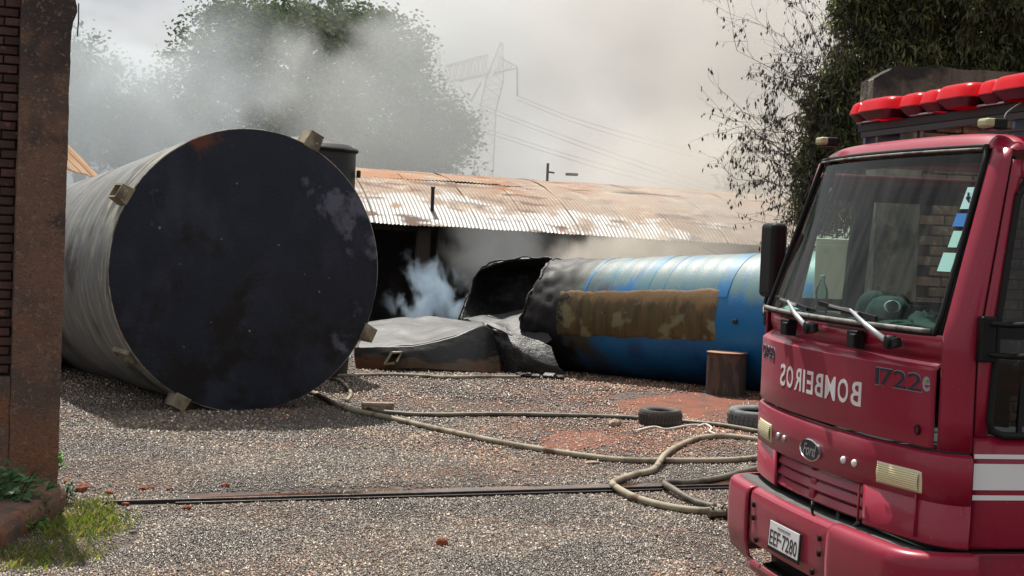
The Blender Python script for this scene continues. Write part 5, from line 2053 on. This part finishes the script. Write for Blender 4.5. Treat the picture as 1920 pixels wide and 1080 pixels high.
top = [(-.07, .712), (-.045, .713), (-.02, .708), (-.006, .695), (0, .67), (.002, .64)]
bumper_part('bumper_end', .475, 2, top + [(.004, .55), (0, .42), (-.02, .33), (-.08, .27)], M['paint'], 46)
bumper_part('bumper_end', -2, -.66, top + [(.004, .55), (0, .42), (-.02, .33), (-.08, .27)], M['paint'], 46)
bumper_part('bumper_centre', -.65, .465, [(-.085, .712), (-.06, .713), (-.035, .706), (-.02, .692), (-.014, .66), (-.014, .55), (-.014, .44), (-.022, .42), (-.08, .405)], M['paint'], 30)
bumper_part('air_intake', -.66, .475, [(-.14, .43), (-.15, .3), (-.1, .29)], M['plastic'], 10)
bumper_part('bumper_lip', -.66, .475, [(-.02, .33), (-.012, .31), (-.02, .27), (-.08, .265)], M['paint'], 20)
bumper_part('bumper_step', -1.55, 1.7, [(-.066, .7135), (-.28, .7)], M['plastic_grey'], 50)
for (v, z) in ((-.56, .63), (-.56, .56), (.37, .63), (.37, .555), (.30, .45), (-.5, .45)):
    x_ = bplan(v).x - .012
    MB().lathe([(.016, 0), (.016, .01), (.007, .013)], (x_, v, z), 12, 'X').build('bolt', M['plastic'], truck, True, auto=40)
MB().tube([(.2, .16, .715), (.205, .15, .75), (.21, .17, .772), (.215, .19, .75), (.21, .185, .715)], .006, 6).build('tie_ring', M['plastic'], truck, True)
# number plate
pl = MB().box((0, 0, 0), (.006, .43, .155)).build('number_plate', M['plastic'], truck, bevel=.004)
pl.location = (bplan(-.03).x + .004, -.03, .535)
pl.rotation_euler = (0, R(-3), R(0))
MB().box((.004, 0, .008), (.004, .4, .132)).build('plate_face', M['white'], pl, bevel=.003)
tv, tf = text_geo('EEF·7280', .012)
MB().add([(.0072, -.185 + .37 * a, -.047 + .078 * b) for a, b in tv], tf).build('plate_lettering', M['badge'], pl, solid=.001)
MB().box((.0068, .0, .052), (.001, .17, .01)).build('plate_strip', M['badge_edge'], pl)

# roof marker lamps
for v, xx in ((.93, -.27), (-.84, -.22)):
    mk = MB().box((0, 0, 0), (.07, .1, .05)).build('marker_lamp', M['plastic'], truck, bevel=.01)
    mk.location = (xx, v, 2.622)
    MB().box((.045, 0, .004), (.05, .095, .042)).build('lens', M['marker'], mk, bevel=.012)
MB().tube(spline([(-.3, .965, 2.60), (-.29, .97, 2.65), (-.31, .96, 2.68), (-.35, 1.0, 2.72)], 3), .004, 5).build('wire_tie', M['seal_light'], truck, True)

# far mirror
def rbox(c, d, name, m, parent, bev):
    return MB().box(c, d).build(name, m, parent, bevel=bev, seg=4)


mr = rbox((-.105, -1.33, 1.945), (.1, .2, .44), 'mirror', M['plastic'], truck, .03)
MB().box((-.137, -1.33, 1.945), (.004, .16, .37)).build('mirror_glass', M['chrome'], mr)
MB().tube(spline([(-.08, -1.33, 1.74), (-.06, -1.32, 1.68), (-.03, -1.24, 1.63), (-.04, -1.15, 1.6)], 4), .012, 6).build('mirror_arm', M['plastic'], mr, True)
MB().box((-.04, -1.19, 1.61), (.05, .06, .09)).build('mirror_bracket', M['plastic'], mr, bevel=.01)
# near mirror, its arms reach out of the picture
mn = rbox((-.16, 1.62, 1.8), (.07, .2, .43), 'mirror', M['plastic'], truck, .03)
MB().box((-.137, 1.186, 1.665), (.07, .05, .2)).build('mirror_bracket', M['plastic'], mn, bevel=.008)
for z in (1.735, 1.6):
    MB().tube(spline([(-.14, 1.19, z), (-.2, 1.3, z + (.0 if z > 1.65 else .0)), (-.18, 1.5, z + .02), (-.17, 1.62, z + .06)], 5), .013, 8).build('mirror_arm', M['plastic'], mn, True)

# lamp bar on its rack
rack = MB().box((-.5, .1, 2.715), (.14, 2.1, .05)).build('lamp_rack', M['plastic'], truck, bevel=.006)
MB().box((-.44, .12, 2.675), (.03, 2.02, .03)).build('rack_rail', M['dark_metal'], rack)
MB().box((-.44, .12, 2.612), (.02, 2.02, .015)).build('rack_rail', M['dark_metal'], rack)
MB().box((-.5, -.94, 2.64), (.06, .03, .17)).build('rack_post', M['bluegrey'], rack)
MB().box((-.5, .78, 2.64), (.12, .03, .19)).build('rack_post', M['bluegrey'], rack)
MB().box((-.44, -.2, 2.64), (.012, .012, .1)).build('rack_post', M['dark_metal'], rack)
MB().box((-.52, -.72, 2.645), (.01, .28, .09)).build('rack_plate', M['bluegrey'], rack)
for v in (-.9, -.22, .5):
    MB().box((-.46, v + .1, 2.745), (.1, .26, .012)).build('reflector_strip', M['silver'], rack, bevel=.004)
pods = [(-.97, -.80, 0), (-.83, -.34, .035), (-.36, -.07, -.0), (-.11, .15, 0.0), (.12, .53, .035), (.5, .74, 0.0), (.68, 1.1, .035)]
for (a, b, dx) in pods:
    c = (a + b) / 2
    L_ = (b - a)
    pod = bpy.data.objects.new('beacon', None)
    COL.objects.link(pod)
    pod.parent = truck
    pod.location = (-.5 + dx, c, 2.765)

    def pod_pt(u, w_, hx, hy, z0, z1, r0, r1):
        an = 2 * math.pi * u
        ca, sa = math.cos(an), math.sin(an)
        q = 4.5
        rr = (abs(ca) ** q + abs(sa) ** q) ** (-1 / q)
        sh = r0 + (r1 - r0) * w_
        return (hx * rr * ca * sh, hy * rr * sa * sh, z0 + (z1 - z0) * w_)
    hx, hy = .135, L_ / 2 * .93
    MB().grid(lambda u, w_: pod_pt(u, w_, hx, hy, -.02, .026, .7, 1.0), 40, 3, close_u=True).build('beacon_tray', M['lamp_tray'], pod, True, auto=40)
    # dome: walls lean in, rounded top
    prof = [(1.0, .022), (.99, .026), (.95, .048), (.88, .076), (.8, .088), (.7, .094), (.4, .098), (.01, .099)]

    def dome(u, w_):
        k = w_ * (len(prof) - 1)
        i = min(int(k), len(prof) - 2)
        f = k - i
        s_ = prof[i][0] * (1 - f) + prof[i + 1][0] * f
        z = prof[i][1] * (1 - f) + prof[i + 1][1] * f
        an = 2 * math.pi * u
        ca, sa = math.cos(an), math.sin(an)
        q = 4.5
        rr = (abs(ca) ** q + abs(sa) ** q) ** (-1 / q)
        inset = (1 - s_) * .145
        return ((hx - inset) * rr * ca if s_ > .5 else hx * s_ * rr * ca * .98, (hy - inset) * rr * sa if s_ > .5 else hy * s_ * rr * sa * .9, z)
    MB().grid(dome, 48, 14, close_u=True).build('beacon_dome', M['lamp_red'], pod, True, auto=50)

# interior: dash, seats, wheel
MB().grid(lambda u, w_: ([.0, -.02, -.14, -.3, -.36, -.36][min(int(w_ * 5 + .001), 5)] + (fb(-1.0 + 2 * u) - .06) * (1 - w_) * .9, -1.02 + 2.04 * u, [1.6, 1.645, 1.655, 1.66, 1.62, 1.25][min(int(w_ * 5 + .001), 5)] + .01 * math.sin(u * 20)), 40, 5).build('dashboard', M['dash'], truck, True, solid=.02)
for v in (.6, -.55):
    st = MB().box((-1.25, v, 1.35), (.5, .55, .16)).build('seat', M['interior'], truck, bevel=.04)
    MB().box((-1.55, v, 1.75), (.14, .52, .7), Matrix.Rotation(R(-8), 3, 'Y')).build('seat_back', M['interior'], st, bevel=.05)
sw = MB().grid(lambda u, w_: (0 + .018 * math.sin(6.2832 * w_), (.23 + .018 * math.cos(6.2832 * w_)) * math.cos(6.2832 * u), (.23 + .018 * math.cos(6.2832 * w_)) * math.sin(6.2832 * u)), 32, 8, close_u=True).build('steering_wheel', M['plastic'], truck, True)
sw.location = (-.52, .58, 1.58)
sw.rotation_euler = (0, R(-50), 0)
# stickers on the glass
def sticker(v0, v1, z0, z1, m, name='sticker'):
    def g(u, w_):
        v = v0 + (v1 - v0) * u
        z = z0 + (z1 - z0) * w_
        return (ws(v, (z - 1.672) / .85) - .001, v, z)
    return MB().grid(g, 2, 2).build(name, m, truck)


s_ = sticker(.895, .965, 2.235, 2.335, M['paper_cyan'])
MB().box((ws(.93, .72) + .003, .932, 2.285), (.002, .018, .05)).box((ws(.93, .72) + .003, .932, 2.285), (.002, .04, .012)).build('sticker_print', M['badge'], truck)
sticker(.885, .975, 2.155, 2.215, M['sticker_blue'])
sticker(.905, .965, 2.06, 2.135, M['sticker_pale'])
sticker(.89, .98, 1.95, 2.035, M['sticker_pale'])

# body behind the cab (mostly outside the picture), chassis and wheels
MB().box((-4.4, 0, 1.65), (4.4, 2.3, 1.7)).build('body_box', M['paint'], truck, bevel=.03)
MB().box((-3.4, .45, .68), (6.2, .09, .22)).box((-3.4, -.45, .68), (6.2, .09, .22)).build('chassis', M['plastic'], truck)
for x, y in ((-1.35 + .1, 1.0), (-1.25, -1.0), (-5.2, .98), (-5.2, -.98)):
    wl = MB().lathe([(.3, -.13), (.46, -.14), (.5, -.1), (.505, 0), (.5, .1), (.46, .14), (.3, .13)], n=40, axis='Y').build('wheel', M['rubber'], truck, True, auto=40)
    wl.location = (x, y, .5)
    MB().lathe([(.02, -.05), (.12, -.06), (.2, -.03), (.3, -.1), (.3, .1), (.2, .03), (.1, .07), (.02, .07)], n=30, axis='Y').build('rim', M['silver'], wl, True, auto=40)

# ------------------------------------------------------------------ things lying on the dashboard
def on_dash(x, v, z=1.665):
    return TO + FW * x - LF * v + Vector((0, 0, z))


TR = math.atan2(FW.y, FW.x)
hat = thing('field_cap', 'dark green cap with an oval badge lying on the dashboard', 'cap', on_dash(-.1, .28), TR + R(25))


def cap_fn(u, w_):
    a = 2 * math.pi * u
    r = max(0, math.cos(w_ * math.pi / 2)) ** .7
    return (.105 * r * math.cos(a), .095 * r * math.sin(a), .115 * math.sin(w_ * math.pi / 2) ** .9 + .006 * nz((u * 9, w_ * 5, 1)))


MB().grid(cap_fn, 40, 14, close_u=True).build('cap_crown', M['cloth_green'], hat, True)
MB().grid(lambda u, w_: (.03 + (.07 + .1 * w_) * math.cos(-1.2 + 2.4 * u), (.085 + .012 * w_) * math.sin(-1.2 + 2.4 * u) / math.sin(1.2), .012 + .0 * w_ - .015 * w_ + .02 * math.cos(-1.2 + 2.4 * u)), 20, 5).build('cap_brim', M['cloth_green'], hat, True, solid=.005)
hat.rotation_euler = (0, 0, TR + R(100))
hat.scale = (1.25, 1.25, 1.25)
ob = MB().lathe([(.001, .1), (.03, .1), (.033, .097)], n=20, axis='X').build('cap_badge', M['letter'], hat)
for v in ob.data.vertices: v.co.z *= .75
ob.location = (-.012, -.045, .06)
ob.rotation_euler = (0, R(-10), R(-35))
ob.location = Vector((.02, 0, .062))
rr = MB().lathe([(.001, .102), (.022, .102), (.024, .1)], n=20, axis='X').build('cap_badge', M['badge'], hat)
rr.location = ob.location
rr.rotation_euler = ob.rotation_euler

hm = thing('dark_helmet', 'dark rounded helmet on the dashboard behind the cap', 'helmet', on_dash(-.2, -.05), TR)
MB().grid(lambda u, w_: (.13 * max(0, math.cos(w_ * 1.57)) ** .6 * math.cos(6.2832 * u), .1 * max(0, math.cos(w_ * 1.57)) ** .6 * math.sin(6.2832 * u), .02 + .14 * math.sin(w_ * 1.5708)), 32, 10, close_u=True).build('helmet_shell', M['cloth_green'], hm, True)
MB().lathe([(.1, 0), (.16, .004), (.155, .014), (.1, .02)], n=32).build('helmet_brim', M['cloth_green'], hm, True)

jk = thing('folded_jacket', 'crumpled dark green jacket bundled on the dashboard right of the cap', 'jacket', on_dash(-.22, .62), TR)


def jk_pt(u, w_):
    a = 6.2832 * u
    r = max(0, math.cos(w_ * 1.57)) ** .5
    k = 1 + .3 * nz((math.cos(a) * 2, math.sin(a) * 2, w_ * 3))
    return (.13 * r * math.cos(a) * k, .34 * r * math.sin(a) * k, .075 * math.sin(w_ * 1.5708) * (1 + .6 * nz((u * 14, w_ * 4, 3))))


MB().grid(jk_pt, 60, 16, close_u=True).build('cloth', M['cloth_green'], jk, True)
tube_ = thing('radio', 'black handheld radio with a stub aerial lying on the jacket on the dashboard', 'radio', on_dash(-.25, .3, 1.72), TR)
MB().box((0, 0, .03), (.05, .15, .04)).build('radio_body', M['plastic'], tube_, bevel=.008)
MB().tube([(0, -.07, .04), (0, -.2, .09)], .009, 8).build('aerial', M['plastic'], tube_, True)
bt_ = thing('water_bottle', 'clear plastic water bottle standing on the dashboard near the far corner', 'bottle', on_dash(-.08, -.52), TR)
MB().lathe([(.03, 0), (.034, .01), (.034, .13), (.03, .15), (.013, .185), (.013, .2)], n=24).build('bottle_body', M['bottle'], bt_, True, auto=50)
MB().lathe([(.015, .198), (.015, .218), (.01, .22)], n=16).build('bottle_cap', M['paper_cyan'], bt_, True, auto=50)
fp = thing('face_mask', 'pale turquoise paper mask lying on the dashboard beside the bottle', 'mask', on_dash(.0, -.62), TR)
MB().grid(lambda u, w_: (-.1 + .2 * u, -.09 + .18 * w_, .012 + .03 * math.sin(u * 3.1) + .012 * nz((u * 5, w_ * 5, 2))), 14, 14).build('mask_sheet', M['paper_cyan'], fp, True, solid=.002)
gc = thing('green_card', 'small bright green card standing at the near end of the dashboard', 'card', on_dash(-.12, .93, 1.66), TR)
MB().box((0, 0, .125), (.004, .075, .11)).build('card_face', M['sticker_green'], gc)
MB().box((-.005, 0, .05), (.03, .03, .09)).build('card_stand', M['plastic'], gc)

# ================================================================== smoke and haze
def smoke(name, label, lo, hi, dens, scale, thr, wid, col=(.93, .94, .95), aniso=.35, step=.5, detail=4, stretch=(1, 1, 1), pw=1.0, centre=None, grow=(0, 0, 0), seed=0.0, slopes=None, absorb=None):
    lo, hi = Vector(lo), Vector(hi)
    c = (lo + hi) / 2
    h = (hi - lo) / 2
    mb = MB(c).box(c, hi - lo)
    m = bpy.data.materials.new(name)
    m.use_nodes = True
    t = m.node_tree
    N, K = t.nodes, t.links
    N.clear()
    out = N.new('ShaderNodeOutputMaterial')
    pv = N.new('ShaderNodeVolumePrincipled')
    pv.inputs['Color'].default_value = (*col, 1)
    pv.inputs['Anisotropy'].default_value = aniso
    tc = N.new('ShaderNodeTexCoord')
    # soft ellipsoid that reaches zero before the box's faces
    mp = N.new('ShaderNodeMapping')
    mp.inputs['Scale'].default_value = (1 / h.x, 1 / h.y, 1 / h.z)
    K.new(tc.outputs['Object'], mp.inputs[0])
    ln = N.new('ShaderNodeVectorMath')
    ln.operation = 'LENGTH'
    K.new(mp.outputs[0], ln.inputs[0])
    fo = N.new('ShaderNodeMapRange')
    fo.interpolation_type = 'SMOOTHSTEP'
    fo.inputs[1].default_value = 1.0
    fo.inputs[2].default_value = .25
    K.new(ln.outputs['Value'], fo.inputs[0])
    m2 = N.new('ShaderNodeMapping')
    m2.inputs['Scale'].default_value = stretch
    m2.inputs['Location'].default_value = (seed, seed * .7, 0)
    K.new(tc.outputs['Object'], m2.inputs[0])
    no = N.new('ShaderNodeTexNoise')
    no.inputs['Scale'].default_value = scale
    no.inputs['Detail'].default_value = detail
    no.inputs['Roughness'].default_value = .55
    no.inputs['Distortion'].default_value = .3
    K.new(m2.outputs[0], no.inputs['Vector'])
    # billows: noise raised where the ellipsoid is strong
    ad = N.new('ShaderNodeMath')
    ad.operation = 'MULTIPLY_ADD'
    K.new(fo.outputs[0], ad.inputs[0])
    ad.inputs[1].default_value = .25
    K.new(no.outputs[0], ad.inputs[2])
    mr = N.new('ShaderNodeMapRange')
    mr.interpolation_type = 'SMOOTHSTEP'
    mr.inputs[1].default_value = thr
    mr.inputs[2].default_value = thr + wid
    K.new(ad.outputs[0], mr.inputs[0])
    mu = N.new('ShaderNodeMath')
    mu.operation = 'MULTIPLY'
    K.new(mr.outputs[0], mu.inputs[0])
    K.new(fo.outputs[0], mu.inputs[1])
    md = N.new('ShaderNodeMath')
    md.operation = 'MULTIPLY'
    md.inputs[1].default_value = dens
    K.new(mu.outputs[0], md.inputs[0])
    K.new(md.outputs[0], pv.inputs['Density'])
    K.new(pv.outputs[0], out.inputs['Volume'])
    m.cycles.volume_step_rate = step
    o = mb.build(name, m)
    return tag(o, label, 'smoke', kind='stuff')


smoke('smoke', 'broad bluish smoke drifting in front of the big tree behind the gate pillar', (-17.5, 37, -2), (-3.0, 41, 9.5), .62, .30, .53, .14, (.76, .82, .86), seed=3, detail=7)
smoke('smoke', 'thick bank of smoke rising over the middle of the big tree', (-10.0, 42, -1), (4.5, 46, 12), .46, .27, .54, .13, (.80, .835, .84), seed=11.6, stretch=(1, 1, .85), detail=7)
smoke('smoke', 'high veil of smoke spreading over the sky right of the pylon', (-16, 72, -8), (40, 83, 38), .20, .10, .50, .14, (.91, .90, .875), seed=5, detail=7, aniso=.2)
smoke('smoke', 'beige smoke rising behind the right end of the roof', (-2.5, 41, -2), (13, 45.5, 14), .42, .24, .53, .15, (.90, .875, .83), seed=7, detail=7, aniso=.2)
smoke('smoke', 'thin tan smoke rolling over the right part of the roof', (-.6, 27.4, .6), (10.5, 31.0, 5.2), .55, .55, .50, .2, (.90, .86, .80), seed=2, detail=6)
smoke('smoke', 'pale smoke seeping out from under the shed eave', (-.4, 26.6, .7), (4.6, 28.9, 2.6), 1.3, 1.0, .52, .17, (.9, .85, .77), seed=8, detail=6)
pc = at(812, 565, 26.4)
smoke('smoke_puff', 'small bluish smoke puff curling up from the wreck', (pc.x - .95, 25.9, -.1), (pc.x + .9, 27.0, 1.9), 2.2, 2.4, .62, .12, (.58, .74, .90), seed=4, detail=9, stretch=(1.3, 1, .9))
smoke('smoke', 'faint grey smoke drifting up inside the dark shed above the burnt tank end', (-1.9, 27.2, .5), (1.6, 28.6, 2.9), .42, 1.1, .50, .2, (.75, .78, .8), seed=9, detail=7)
